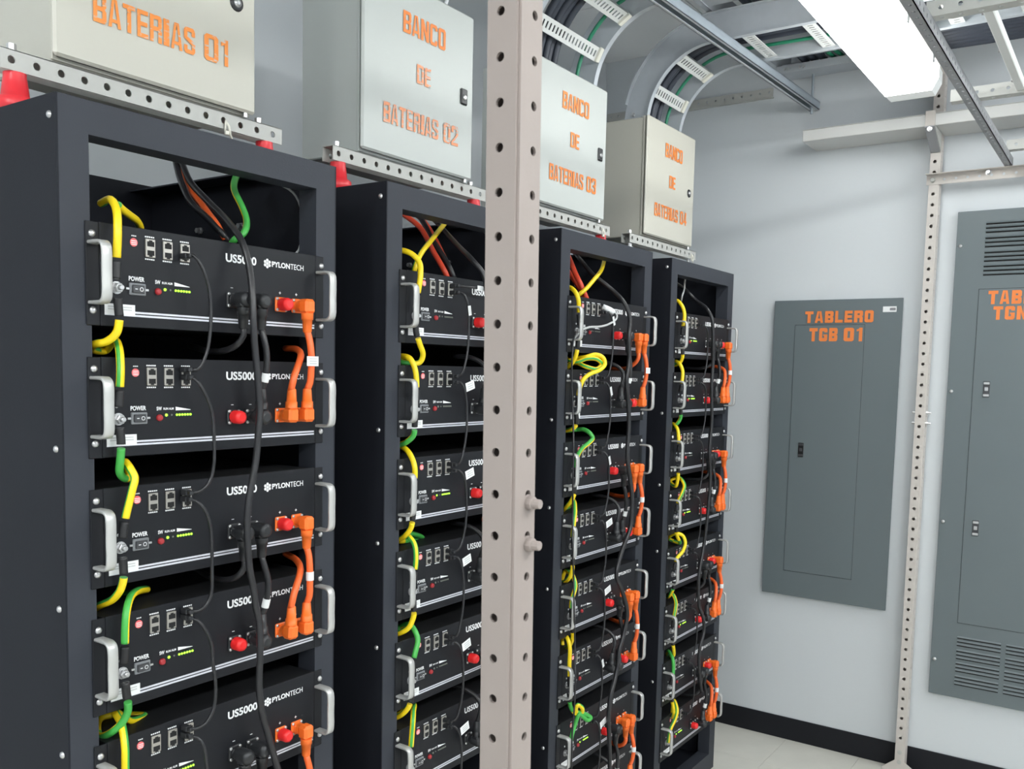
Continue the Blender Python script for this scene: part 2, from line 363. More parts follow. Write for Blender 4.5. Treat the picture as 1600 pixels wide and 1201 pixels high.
PATHS={'earth':{(1,0):[(29,-16,1694),(30,-16,1721),(30,-20,1767),(36,-8,1799),(44,20,1818),(52,60,1817)],(1,1):[(31,-16,1665),(32,-16,1649),(33,-16,1632),(31,-10,1611),(23,6,1598),(16,20,1595),(32,60,1587),(74,90,1586),(64,50,1602),(42,0,1588),(34,-16,1558),(32,-16,1524),(30,-16,1498)],(1,2):[(31,-16,1466),(33,-16,1446),(33,-16,1434),(35,-10,1415),(40,0,1394),(54,10,1383),(76,30,1383),(73,30,1397),(56,10,1409),(52,-10,1400),(54,-18,1386),(48,-20,1367),(37,-16,1318),(33,-16,1293)],(1,3):[(33,-16,1262),(34,-16,1242),(34,-16,1230),(33,-8,1209),(31,12,1190),(26,35,1179),(50,90,1159),(114,120,1163),(129,70,1179),(87,30,1191),(54,0,1189),(37,-16,1167),(34,-16,1113),(32,-16,1092)],(1,4):[(34,-16,1060),(36,-16,1040),(38,-16,1027),(41,-10,1008),(35,0,987),(26,20,969),(28,50,958),(63,100,966),(122,70,958),(85,50,965),(44,30,998),(40,6,985),(32,-16,957),(32,-16,918),(32,-16,882)],(2,0):[(726,-16,1696),(729,-16,1720),(734,-20,1771),(739,-12,1796),(735,5,1814),(729,30,1823),(757,70,1816)],(2,1):[(726,-16,1665),(726,-16,1648),(738,-16,1623),(757,-10,1598),(757,0,1581),(729,20,1580),(743,50,1589),(733,30,1594),(727,0,1588),(730,-12,1564),(731,-16,1516),(730,-16,1498)],(2,2):[(727,-16,1464),(726,-16,1447),(729,-10,1422),(726,6,1407),(732,30,1399),(753,60,1390),(739,30,1393),(730,0,1379),(727,-16,1354),(728,-16,1316),(728,-16,1295)],(2,3):[(725,-16,1260),(723,-16,1242),(727,-8,1218),(729,10,1198),(739,40,1181),(868,80,1164),(748,20,1196),(739,-8,1179),(736,-16,1154),(732,-16,1114),(730,-16,1095)],(2,4):[(729,-16,1057),(730,-16,1038),(735,-12,1018),(731,0,989),(727,30,971),(771,60,973),(753,10,987),(750,-12,962),(738,-16,936),(729,-16,911),(728,-16,891)],(2,5):[(726,-16,854),(726,-16,836),(725,-10,813),(724,6,793),(732,40,772),(785,30,790),(752,0,789),(737,-12,776),(726,-16,710),(725,-16,691)],(3,0):[(1415,-16,1698),(1411,-16,1743),(1403,-18,1768),(1403,-8,1788),(1418,20,1803),(1463,60,1797)],(3,1):[(1410,-16,1662),(1410,-16,1641),(1414,-8,1612),(1423,10,1591),(1442,40,1578),(1484,30,1606),(1483,0,1611),(1507,-20,1619),(1523,-35,1610),(1525,-40,1592),(1507,-35,1576),(1461,-25,1561),(1435,-20,1543),(1424,-16,1513),(1417,-16,1473)],('3b',1):[(1473,60,1606),(1467,20,1597),(1484,-5,1607),(1504,-25,1606),(1524,-30,1592),(1506,-25,1578),(1476,-5,1584),(1484,30,1594),(1504,70,1588)],(3,2):[(1411,-16,1452),(1416,-16,1434),(1420,-12,1419),(1423,0,1409),(1451,40,1399),(1491,30,1401),(1486,0,1403),(1483,-20,1395),(1485,-30,1381),(1467,-30,1369),(1442,-22,1353),(1423,-18,1331),(1420,-16,1300),(1421,-16,1272)],(3,3):[(1415,-16,1255),(1414,-16,1240),(1420,-12,1222),(1423,0,1201),(1448,40,1168),(1517,60,1172),(1458,10,1196),(1428,-12,1171),(1417,-16,1145),(1412,-16,1109),(1418,-16,1071)],(3,4):[(1415,-16,1051),(1416,-16,1038),(1424,-10,1006),(1431,4,977),(1452,40,955),(1488,50,983),(1477,30,980),(1449,0,978),(1441,-12,955),(1415,-16,914),(1418,-16,869)],(3,5):[(1419,-16,850),(1423,-16,834),(1438,-10,805),(1449,4,779),(1486,50,750),(1494,60,769),(1423,0,805),(1415,-14,783),(1413,-16,728),(1418,-16,666)],(3,6):[(1415,-16,648),(1420,-16,627),(1437,-10,598),(1455,-16,575),(1471,-26,572),(1464,-34,591),(1444,-30,606),(1451,-20,584),(1476,-30,572),(1508,-38,550),(1493,-36,547),(1460,-26,572),(1453,-18,543),(1437,-16,511),(1425,-16,461)],(4,0):[(2103,-16,1700),(2104,-16,1726),(2111,-18,1767),(2110,-10,1797),(2118,12,1818),(2169,50,1816)],(4,1):[(2106,-16,1665),(2111,-16,1643),(2123,-10,1624),(2134,4,1607),(2161,40,1600),(2135,20,1613),(2118,-6,1600),(2121,-14,1578),(2114,-16,1543),(2104,-16,1508)],(4,2):[(2109,-16,1460),(2114,-16,1438),(2126,-10,1416),(2126,6,1392),(2159,40,1380),(2133,20,1396),(2114,-6,1379),(2106,-16,1343),(2107,-16,1303)],(4,3):[(2108,-16,1257),(2111,-16,1237),(2123,-10,1205),(2132,0,1180),(2170,40,1193),(2184,20,1203),(2151,-16,1197),(2146,-26,1181),(2132,-24,1155),(2120,-16,1127),(2104,-16,1092)],(4,4):[(2108,-16,1051),(2113,-16,1033),(2131,-12,1005),(2182,0,971),(2182,40,980),(2158,30,992),(2142,-2,1011),(2160,-20,1003),(2162,-30,978),(2147,-28,950),(2120,-18,926),(2106,-16,889)],(4,5):[(2110,-16,848),(2110,-16,828),(2128,5,793),(2184,40,770),(2166,20,788),(2141,-4,788),(2138,-14,765),(2123,-16,724),(2114,-16,683)],(4,6):[(2112,-16,647),(2118,-16,629),(2158,-4,571),(2203,40,543),(2166,20,578),(2141,-8,563),(2133,-16,519),(2116,-16,475)],(4,7):[(2119,-16,437),(2131,-16,417),(2155,-14,358),(2173,0,337),(2184,0,395),(2161,-24,372),(2147,-22,338),(2130,-16,312),(2112,-16,266)]},'comm':{(1,0):[(155,-12,1743),(158,-30,1743),(168,-36,1726),(181,-36,1695),(185,-36,1664),(184,-36,1626),(177,-34,1584),(163,-30,1558),(152,-12,1558)],(1,1):[(154,-12,1545),(158,-30,1542),(168,-36,1526),(185,-36,1491),(189,-36,1463),(190,-36,1435),(189,-36,1398),(181,-34,1369),(161,-30,1354),(152,-12,1353)],(1,2):[(151,-12,1342),(157,-30,1340),(170,-36,1325),(181,-36,1298),(184,-36,1263),(184,-36,1220),(182,-36,1178),(173,-34,1160),(160,-30,1152),(150,-12,1151)],(1,3):[(149,-12,1141),(159,-30,1136),(171,-36,1117),(182,-36,1092),(185,-36,1055),(190,-36,1018),(186,-36,978),(172,-34,955),(154,-30,949),(148,-12,948)],(1,4):[(147,-12,936),(158,-30,932),(165,-36,917),(170,-36,887),(173,-36,846),(173,-36,806)]},'trunk':{'trunk1':[(371,330,2009),(334,250,1959),(317,200,1913),(298,120,1865),(283,50,1825),(262,-20,1779),(263,-35,1743),(259,-50,1692),(257,-55,1646),(260,-55,1601),(265,-55,1558),(269,-55,1514),(271,-55,1490),(267,-55,1447),(262,-55,1402),(254,-55,1368),(247,-55,1340),(243,-55,1304),(244,-55,1257),(248,-55,1212),(256,-55,1176),(261,-55,1142),(268,-55,1117),(270,-55,1056),(268,-55,994),(274,-55,947),(292,-50,899),(304,-50,860),(318,-50,814)],'trunk1b':[(366,340,2009),(339,280,1974),(311,220,1915),(292,160,1864),(302,120,1831),(317,100,1805),(326,100,1794)],'pos1':[(361,320,1993),(343,260,1940),(321,200,1894),(315,160,1865),(309,130,1843),(311,110,1823),(320,100,1798)],'earthtop1':[(410,160,1956),(380,140,1933),(341,100,1891),(342,80,1860),(344,70,1836),(322,50,1807),(310,60,1794),(316,80,1785)],'earthin1':[(50,10,1810),(62,20,1807),(88,40,1803),(114,60,1799),(133,80,1792),(146,100,1784)],'wire1':[(430,100,1922),(444,100,1921),(483,100,1911),(502,100,1887),(505,100,1831),(461,60,1792),(442,50,1782)],'trunk2':[(1066,250,1976),(1034,180,1933),(964,60,1864),(920,-20,1819),(933,-40,1790),(939,-50,1728),(950,-50,1625),(952,-50,1474),(955,-50,1322),(952,-50,1168),(949,-50,1013),(949,-50,855),(952,-50,695),(950,-50,575)],'pos2a':[(998,300,1983),(985,260,1960),(965,180,1914),(943,120,1852),(941,80,1799),(952,80,1784)],'pos2b':[(1060,300,1982),(1023,220,1942),(986,150,1887),(975,120,1852),(976,100,1820),(992,100,1789)],'neg2':[(1046,270,1975),(1016,220,1945),(980,150,1883),(954,80,1816),(964,70,1785)],'earthtop2':[(1060,160,1960),(999,130,1928),(890,80,1871),(811,50,1821),(795,50,1791),(803,60,1778)],'trunk3':[(1707,200,1962),(1664,150,1929),(1620,100,1898),(1620,60,1858),(1626,30,1836),(1638,0,1810),(1638,-30,1783),(1642,-45,1757),(1641,-55,1729),(1629,-60,1677),(1636,-60,1606),(1624,-60,1547),(1635,-60,1499),(1645,-60,1451),(1647,-60,1392),(1644,-60,1320),(1665,-60,1256),(1684,-60,1195),(1685,-60,1146),(1680,-60,1099),(1655,-55,1053),(1633,-50,1004),(1618,-50,960),(1649,-50,919),(1687,-55,832),(1680,-50,771),(1652,-50,721),(1645,-50,672),(1631,-50,638),(1605,-50,589),(1597,-50,527),(1607,-50,444),(1618,-50,329)],'pos3a':[(1579,140,1937),(1553,100,1890),(1547,80,1856),(1548,60,1821),(1563,50,1785),(1575,50,1771)],'pos3b':[(1582,140,1884),(1571,110,1855),(1578,90,1827),(1591,80,1803),(1608,80,1774)],'earthtop3':[(1760,100,1941),(1717,80,1913),(1646,50,1874),(1586,40,1840),(1537,40,1807),(1522,50,1793),(1527,70,1779)],'wire3':[(1392,-20,1679),(1380,-20,1657),(1362,-28,1604),(1364,-28,1534),(1370,-30,1464),(1346,-50,1361),(1347,-50,1273),(1385,-30,1178),(1355,-50,1094),(1399,-30,993),(1373,-50,910),(1416,-30,805),(1391,-50,703),(1389,-50,610),(1382,-50,538),(1402,-40,415)],'trunk4':[(2308,120,1904),(2293,90,1889),(2284,60,1871),(2290,20,1833),(2269,-30,1802),(2270,-50,1770),(2274,-55,1724),(2286,-55,1615),(2282,-55,1535),(2296,-55,1403),(2287,-55,1291),(2304,-55,1209),(2294,-55,1074),(2283,-50,958),(2248,-50,847),(2258,-50,744),(2305,-50,678),(2315,-50,632),(2285,-50,579),(2281,-50,508),(2314,-50,403)],'neg4':[(2307,70,1925),(2276,60,1899),(2251,50,1869),(2214,40,1844),(2228,50,1823)]},'jump':{'o1a':[(405,-32,1639),(405,-36,1619),(409,-38,1590),(409,-38,1565),(404,-38,1541),(400,-36,1522),(396,-34,1508)],'o1b':[(342,-34,1509),(342,-34,1528),(347,-34,1543),(359,-30,1557),(386,-20,1580),(419,-5,1606),(464,30,1626),(517,80,1642)],'o3a':[(398,-32,1249),(400,-36,1233),(404,-38,1215),(406,-38,1193),(403,-38,1155),(400,-36,1128),(397,-34,1108)],'o3b':[(358,-34,1107),(367,-34,1124),(381,-30,1154),(400,-20,1177),(423,0,1189),(463,40,1192),(510,90,1191)],'b1a':[(258,-34,1644),(257,-34,1631),(256,-30,1616),(254,-15,1595),(254,20,1586),(265,70,1582)],'b1b':[(287,-34,1644),(288,-36,1626),(292,-38,1596),(296,-40,1566),(297,-40,1543),(292,-38,1520),(287,-36,1509)],'b3a':[(232,-34,1254),(230,-34,1236),(239,-30,1215),(256,-20,1193),(289,0,1175),(348,50,1154)],'b3b':[(278,-34,1247),(277,-36,1227),(276,-38,1204),(281,-38,1182),(287,-38,1155),(293,-36,1130)]}}
# ================================================================== setting
X0, X1, Y0, Y1, ZC = -3.2, 3.06, -3.4, 0.848, 3.02
struct('floor', MB().box(X0, X1, Y0, Y1, -0.06, -0.003), 'slab')
FL = bpy.data.objects['floor']
TS = 0.305
tm = MB().box(0.0006, TS - 0.0006, 0.0006, TS - 0.0006, -0.003, 0.0, 0.0008).mesh('floor_tile', 'tile')
for i in range(10):
    for j in range(9):
        if X1 - (i + 1) * TS > -0.1:
            obj('floor_tile', tm, FL, (X1 - (i + 1) * TS, 0.16 + 0.305 - (j + 1) * TS, 0))
b = MB(); b.box(X0, X1 - 10 * TS - .001, Y0, Y1, -0.003, 0, 0.0005); b.box(X1 - 10 * TS, X1, 0.466, Y1, -.003, 0, .0005); b.box(X1 - 10 * TS, X1, Y0, 0.465 - 9 * TS - .001, -.003, 0, .0005)
build('floor_sheet', b, 'tile', FL)
struct('wall_back', MB().box(X0 - .1, X1, Y1, Y1 + .1, 0, ZC), 'wall')
struct('wall_right', MB().box(X1, X1 + .1, Y0, Y1 + .1, 0, ZC), 'wall')
struct('wall_front', MB().box(X0, X1, Y0 - .1, Y0, 0, ZC), 'wall')
struct('wall_left', MB().box(X0 - .1, X0, Y0, Y1, 0, ZC), 'wall')
struct('ceiling', MB().box(X0, X1, Y0, Y1, ZC, ZC + .1), 'hole')
CE = bpy.data.objects['ceiling']
px_, py_ = 0.61, 0.61
cm = MB().box(0.002, px_ - .002, .002, py_ - .002, 0, .012, .003).mesh('ceiling_panel', 'ceil')
for i in range(10):
    for j in range(6):
        obj('ceiling_panel', cm, CE, (X1 - (i + 1) * px_, Y1 - (j + 1) * py_, ZC - .012))
struct('baseboard_right', MB().box(X1 - .006, X1, Y0, Y1, 0, .097, .002), 'base')
struct('baseboard_back', MB().box(X0, X1 - .007, Y1 - .006, Y1, 0, .097, .002), 'base')

# ================================================================== luminaires
def luminaire(x0, x1, y, label, mt='lamp_fill'):
    t = thing('ceiling_luminaire', label, 'lamp', ((x0 + x1) / 2, y, 2.64), 'sealed tube luminaires under the ceiling')
    L = (x1 - x0) / 2
    b = MB(); n = 9
    prof = [(-.096, 0), (-.096, -.040), (-.076, -.078), (.076, -.078), (.096, -.040), (.096, 0)]
    ends = [(-L, .90), (-L + .02, 1.0), (L - .10, 1.0)]
    v = []; f = []
    for xx, sc in ends:
        v += [(xx, p[0] * sc, p[1] * sc) for p in prof]
    K = len(prof)
    for i in range(len(ends) - 1):
        for k in range(K):
            k2 = (k + 1) % K; f.append((i * K + k, (i + 1) * K + k, (i + 1) * K + k2, i * K + k2))
    f.append(tuple(range(K))); f.append(tuple(range((len(ends) - 1) * K, len(ends) * K))[::-1])
    b.add(v, f); build('diffuser', b, mt, t)
    b = MB(); v = []; f = []
    ends = [(L - .10, 1.0), (L - .02, .97), (L, .80)]
    for xx, sc in ends: v += [(xx, p[0] * sc, p[1] * (.55 + .45 * sc)) for p in prof]
    for i in range(len(ends) - 1):
        for k in range(K):
            k2 = (k + 1) % K; f.append((i * K + k, (i + 1) * K + k, (i + 1) * K + k2, i * K + k2))
    f.append(tuple(range(K))); f.append(tuple(range((len(ends) - 1) * K, len(ends) * K))[::-1])
    b.add(v, f); build('lens_end', b, 'lens', t)
    b = MB(); b.box(-L - .004, L + .006, -.104, .104, 0.0, .030, .006); build('housing', b, 'lamphouse', t)
    for sx in (-.6, 0, .6):
        b = MB(); b.box(sx * L - .012, sx * L + .012, -.109, -.102, -.035, .012, .002); build('clip', b, 'nickel', t)
    b = MB()
    for sx in (-.28, .05): b.tube([(sx * L, 0, .03), (sx * L, 0, ZC - .012 - 2.64)], .004, 6, step=.5)
    build('suspension_rod', b, 'galv', t)
    return t
luminaire(1.47, 2.775, -.575, 'long lit fluorescent luminaire hanging above the aisle, clear diffuser end towards the grey panels', 'lamp')
luminaire(-2.35, -1.05, -.575, 'added unseen fill luminaire in line with the aisle, behind the viewpoint')  # this and the next three are added out of view as fill light
luminaire(1.47, 2.775, -2.35, 'added unseen fill luminaire over the open floor near the louvred panel')
luminaire(-0.45, 0.85, -2.35, 'added unseen fill luminaire over the open floor opposite the nearest rack')
luminaire(-2.35, -1.05, -2.35, 'added unseen fill luminaire in the far corner behind the viewpoint')

# ================================================================== racks
XK = [0.0, 0.70011, 1.38973, 2.09055]
RN = ['01', '02', '03', '04']
RW = ['nearest rack', 'second rack', 'third rack', 'farthest rack']
EW = ['nearest enclosure', 'second enclosure', 'third enclosure', 'farthest enclosure']
RT = 1.955
def rack_meshes():
    d = {}
    d['post_l'] = MB().box(-.047, -.0005, .003, .05, 0, RT).mesh('post', 'rack')
    d['post_r'] = MB().box(.4545, .503, .003, .05, 0, RT).mesh('post', 'rack')
    d['top'] = MB().box(-.0005, .4545, .003, .05, RT - .05, RT).mesh('top_rail', 'rack')
    d['bottom'] = MB().box(-.0005, .4545, .003, .05, 0, .07).mesh('bottom_rail', 'rack')
    d['side_l'] = MB().box(-.050, -.047, .003, .60, 0, RT).mesh('side_panel', 'rackshade')
    d['side_r'] = MB().box(.503, .506, .003, .60, 0, RT).mesh('side_panel', 'rackshade')
    d['fl_l'] = MB().box(-.047, .012, .05, .60, RT - .003, RT).mesh('top_flange', 'rack')
    d['fl_r'] = MB().box(.447, .503, .05, .60, RT - .003, RT).mesh('top_flange', 'rack')
    d['back'] = MB().box(-.050, .506, .600, .606, 0, RT + .018).mesh('back_panel', 'rackshade')
    d['base'] = MB().box(-.047, .503, .05, .60, .02, .04).mesh('base_plate', 'rackshade')
    d['scr'] = MB().lathe((0, 0, 0), (-1, 0, 0), [(0, .0055), (.002, .005), (.0035, .0025)], 10).mesh('side_screw', 'nickel')
    d['bolt'] = MB().lathe((0, 0, 0), (-1, 0, 0), [(0, .008), (.004, .008), (.0041, .006), (.012, .006)], 6, smooth=False).mesh('inner_bolt', 'nickel')
    d['inner'] = MB().box(.4545, .4575, .05, .60, .07, RT - .05).mesh('inner_rail', 'rackshade')
    return d
RM = rack_meshes()
RLAB = ['tall black rack under the BATERIAS 01 enclosure, nearest to the viewer',
        'tall black rack under the BATERIAS 02 enclosure, partly behind the foreground post',
        'tall black rack under the BATERIAS 03 enclosure, just past the foreground post',
        'tall black rack under the BATERIAS 04 enclosure, closest to the grey wall panels']
for k, x in enumerate(XK):
    t = thing('equipment_rack', RLAB[k], 'rack', (x, 0, 0), 'black battery racks in a row')
    for nm, key in (('post', 'post_l'), ('post', 'post_r'), ('top_rail', 'top'), ('bottom_rail', 'bottom'), ('side_panel', 'side_l'), ('side_panel', 'side_r'),
                    ('top_flange', 'fl_l'), ('top_flange', 'fl_r'), ('back_panel', 'back'), ('base_plate', 'base')):
        obj(nm, RM[key], t)
    for z in (1.925, 1.435, 1.19, .96, .5):
        obj('side_screw', RM['scr'], t, (-.050, .02, z))
    for y, z in ((.28, 1.86), (.42, 1.86)):
        obj('inner_bolt', RM['bolt'], t, (.503, y, z))

# ================================================================== battery modules
PITCH = 0.203633
ZT = [1.76 - PITCH * i for i in range(8)]
MM = {}
def me(name, mb, mats): MM[name] = mb.mesh(name, mats); return MM[name]
# everything in module coordinates: x across from the left screw, y depth, z up from the top screw
me('case', MB().box(.013, .452, .003, .42, -.135, .016), 'case')
me('front_panel', MB().box(.0122, .4503, 0, .004, -.1375, .0185, .0008), 'panel')
me('ear_l', MB().box(-.0097, .0116, 0, .003, -.1375, .0178, .0008), 'panel')
me('ear_r', MB().box(.4509, .4712, 0, .003, -.1375, .0178, .0008), 'panel')
me('screw', MB().lathe((0, 0, 0), (0, -1, 0), [(0, .0056), (.0018, .0052), (.0034, .003), (.0036, .0012)], 12), 'nickel')
P_ = smooth_path([(0, 0, -.0135), (0, -.020, -.0135), (0, -.029, -.0142), (0, -.0355, -.0185), (0, -.0378, -.027), (0, -.0378, -.06), (0, -.0378, -.090), (0, -.0355, -.0985), (0, -.029, -.1028), (0, -.020, -.1035), (0, 0, -.1035)], .005)
b = MB(); v = []; f = []; HW = .0082
prof = [(-HW, .0012), (-HW + .0012, .0026), (HW - .0012, .0026), (HW, .0012), (HW, -.0012), (HW - .0012, -.0026), (-HW + .0012, -.0026), (-HW, -.0012)]
for q, p in enumerate(P_):
    d = (P_[min(q + 1, len(P_) - 1)] - P_[max(q - 1, 0)]).normalized(); nn = Vector((0, d.z, -d.y))
    v += [p + Vector((a_, 0, 0)) + nn * c_ for a_, c_ in prof]
for q in range(len(P_) - 1):
    for k in range(8): f.append((q * 8 + k, q * 8 + (k + 1) % 8, q * 8 + 8 + (k + 1) % 8, q * 8 + 8 + k))
b.add(v, f, 0, True); me('handle', b, 'alu')
b = MB(); b.box(.0186, .447, -.0005, .001, -.1158, -.1128); b.box(.0186, .447, -.0005, .001, -.1207, -.1177); me('stripe', b, 'stripe')
b = MB(); b.box(.0187, .0697, -.0008, .001, -.1198, -.1027)
for z in (-.108, -.112): b.box(.024, .064, -.0011, -.0007, z, z + .0017, m=1)
me('serial_sticker', b, ['sticker', 'whitedim'])
b = MB(); b.lathe((.0692, .0008, -.005), (0, -1, 0), [(0, .0066), (.0014, .0066)], 14, 0, False)
for z in (-.0033, -.0062, -.0090): b.box(.0645, .0740, -.0010, -.0004, z, z + .0012, m=1)
for x in (.0655, .0685, .0715): b.box(x, x + .002, -.0004, .001, .0042, .0060, m=1)
me('warning_sticker', b, ['redstk', 'white'])
b = MB(); b.box(-.0085, .0085, -.003, .002, -.0255, .0035, .0008); me('port_shell', b, 'jackm')
b = MB()
for zc in (-.004, -.018):
    b.box(-.0062, .0062, -.0032, -.0025, zc - .0045, zc + .0035); 
    zz = zc + .0035 if zc > -.01 else zc - .0045
    b.box(-.003, .003, -.0033, -.0025, min(zz, zz + (.002 if zc > -.01 else -.002)), max(zz, zz + (.002 if zc > -.01 else -.002)))
me('jack', b, 'hole')
b = MB()
for q in range(5): b.box(-.0085 + q * .0036, -.0085 + q * .0036 + .0036 * (.7 if q < 4 else .6), -.0004, .001, 0, .0022)
me('port_print', b, 'white')
b = MB(); b.box(-.0143, .0143, -.003, .001, -.0095, .0095, .0012); b.box(-.0195, -.0143, -.002, .001, -.0015, .0015, m=1); b.box(.0143, .0195, -.002, .001, -.0015, .0015, m=1)
me('power_switch', b, ['sw', 'nickel'])
b = MB(); b.box(-.0105, .0105, -.006, -.002, -.0062, .0062, .001)
b.box(-.0065, -.0025, -.0064, -.0058, -.0006, .0006, m=1)
for k in range(10):
    a0, a1 = 2 * PI * k / 10, 2 * PI * (k + 1) / 10
    b.add([(.0045 + .0024 * math.cos(a0), -.0062, .0024 * math.sin(a0)), (.0045 + .0024 * math.cos(a1), -.0062, .0024 * math.sin(a1)), (.0045 + .0034 * math.cos(a1), -.0062, .0034 * math.sin(a1)), (.0045 + .0034 * math.cos(a0), -.0062, .0034 * math.sin(a0))], [(0, 1, 2, 3)], 1)
me('rocker', b, ['rock', 'white'])
me('reset_button', MB().lathe((.1108, .001, -.078), (0, -1, 0), [(0, .0056), (.003, .0056), (.0055, .0045), (.006, .003)], 12), 'redbtn')
for key, mt in (('on', 'ledon'), ('off', 'ledoff')):
    b = MB()
    for q in range(6): b.lathe((.1438 + q * .0052, .0005, -.0738), (0, -1, 0), [(0, .0022), (.0016, .0019), (.0024, .001)], 8)
    me('charge_lights_' + key, b, mt)
    me('run_light_' + key, MB().lathe((.124, .0005, -.0738), (0, -1, 0), [(0, .0027), (.0016, .0023), (.0024, .001)], 8), mt)
me('alarm_light', MB().lathe((.134, .0005, -.0738), (0, -1, 0), [(0, .0018), (.0014, .0014)], 8), 'ledoff')
FP = FRONT(-.0005)
b = MB(); text(b, 'POWER', .0597, .087, -.0652, -.0578, FP, .03); me('power_print', b, 'white')
b = MB(); text(b, 'SW', .106, .1155, -.0660, -.0598, FP, .03); me('button_print', b, 'white')
b = MB(); text(b, 'RUN ALM', .1185, .1375, -.0652, -.0615, FP, .03); me('lights_print', b, 'white')
b = MB(); b.add([FP(.1413, -.0605), FP(.1413, -.0665), FP(.1700, -.0662), FP(.1700, -.0655)], [(0, 1, 2, 3)]); me('charge_wedge', b, 'white')
b = MB(); b.box(-.0025, .0025, -.0005, .001, -.0600, -.0588); me('minus_mark', b, 'white')
b = MB(); b.add([FP(x, z) for x, z in ((-.0025, -.0588), (-.0025, -.06), (-.0006, -.06), (-.0006, -.0619), (.0006, -.0619), (.0006, -.06), (.0025, -.06), (.0025, -.0588), (.0006, -.0588), (.0006, -.0569), (-.0006, -.0569), (-.0006, -.0588))], [tuple(range(12))]); me('plus_mark', b, 'white')
b = MB(); text(b, 'US5000', .2428, .309, -.0160, -.0012, FP, .032); me('model_print', b, 'white')
b = MB()
R_ = .0030
for q in range(7):
    cx, cz = (.3335, -.0092) if q == 0 else (.3335 + .0059 * math.cos(PI / 6 + q * PI / 3), -.0092 + .0059 * math.sin(PI / 6 + q * PI / 3))
    b.add([FP(cx + R_ * math.cos(PI / 6 * 0 + PI / 3 * k), cz + R_ * math.sin(PI / 3 * k)) for k in range(6)], [tuple(range(6))])
text(b, 'PYLON', .3439, .3865, -.0140, -.0040, FP, .035)
text(b, 'TECH', .3878, .4195, -.0140, -.0040, FP, .004)
me('maker_print', b, 'white')
def socket(mt):
    b = MB(); b.box(-.0132, .0132, -.004, .001, -.0132, .0132, .002)
    b.lathe((0, -.003, 0), (0, -1, 0), [(0, .0098), (.006, .0098), (.0061, .0066), (.0062, .0066)], 14)
    return b
me('socket_pos', socket(0), 'orange'); me('socket_neg', socket(0), 'blkplug')
b = MB()
for sx in (-1, 1):
    for sz in (-1, 1): b.lathe((sx * .0100, -.004, sz * .0100), (0, -1, 0), [(0, .0030), (.0016, .0026), (.002, .0012)], 8)
me('socket_screws', b, 'nickel')
me('dust_cap', MB().lathe((0, -.006, 0), (0, -1, 0), [(0, .0118), (.014, .0118), (.019, .0105), (.021, .007)], 16), 'redcap')
me('earth_washer', MB().lathe((0, 0, 0), (0, -1, 0), [(0, .0098), (.002, .0098), (.0021, .0088), (.004, .0088)], 14, 0, False), 'nickel')
b = MB(); b.lathe((0, -.004, 0), (0, -1, 0), [(0, .0076), (.0055, .0076), (.0065, .0066)], 6, 0, False); b.lathe((0, -.010, 0), (0, -1, 0), [(0, .0042), (.006, .0042), (.0066, .0032)], 10)
me('earth_bolt', b, 'nickel')
b = MB(); b.lathe((.036, .0, -.058), (0, -1, 0), [(0, .0028), (.0012, .0022)], 8); me('earth_mark', b, 'whitedim')

SX = {'n1': .2565, 'n2': .2955, 'p1': .3637, 'p2': .4028}; SZ = -.0805
ORD = ['top', 'second', 'third', 'fourth', 'fifth', 'sixth', 'seventh', 'bottom']
NMOD = [5, 6, 8, 8]
LIT = {(0, i) for i in range(8)} | {(1, 2), (2, 6), (3, 0), (3, 1), (3, 3), (3, 5), (3, 7)}
def mtype(k, i): return ('AB' if k in (0, 3) else 'CD')[i % 2]
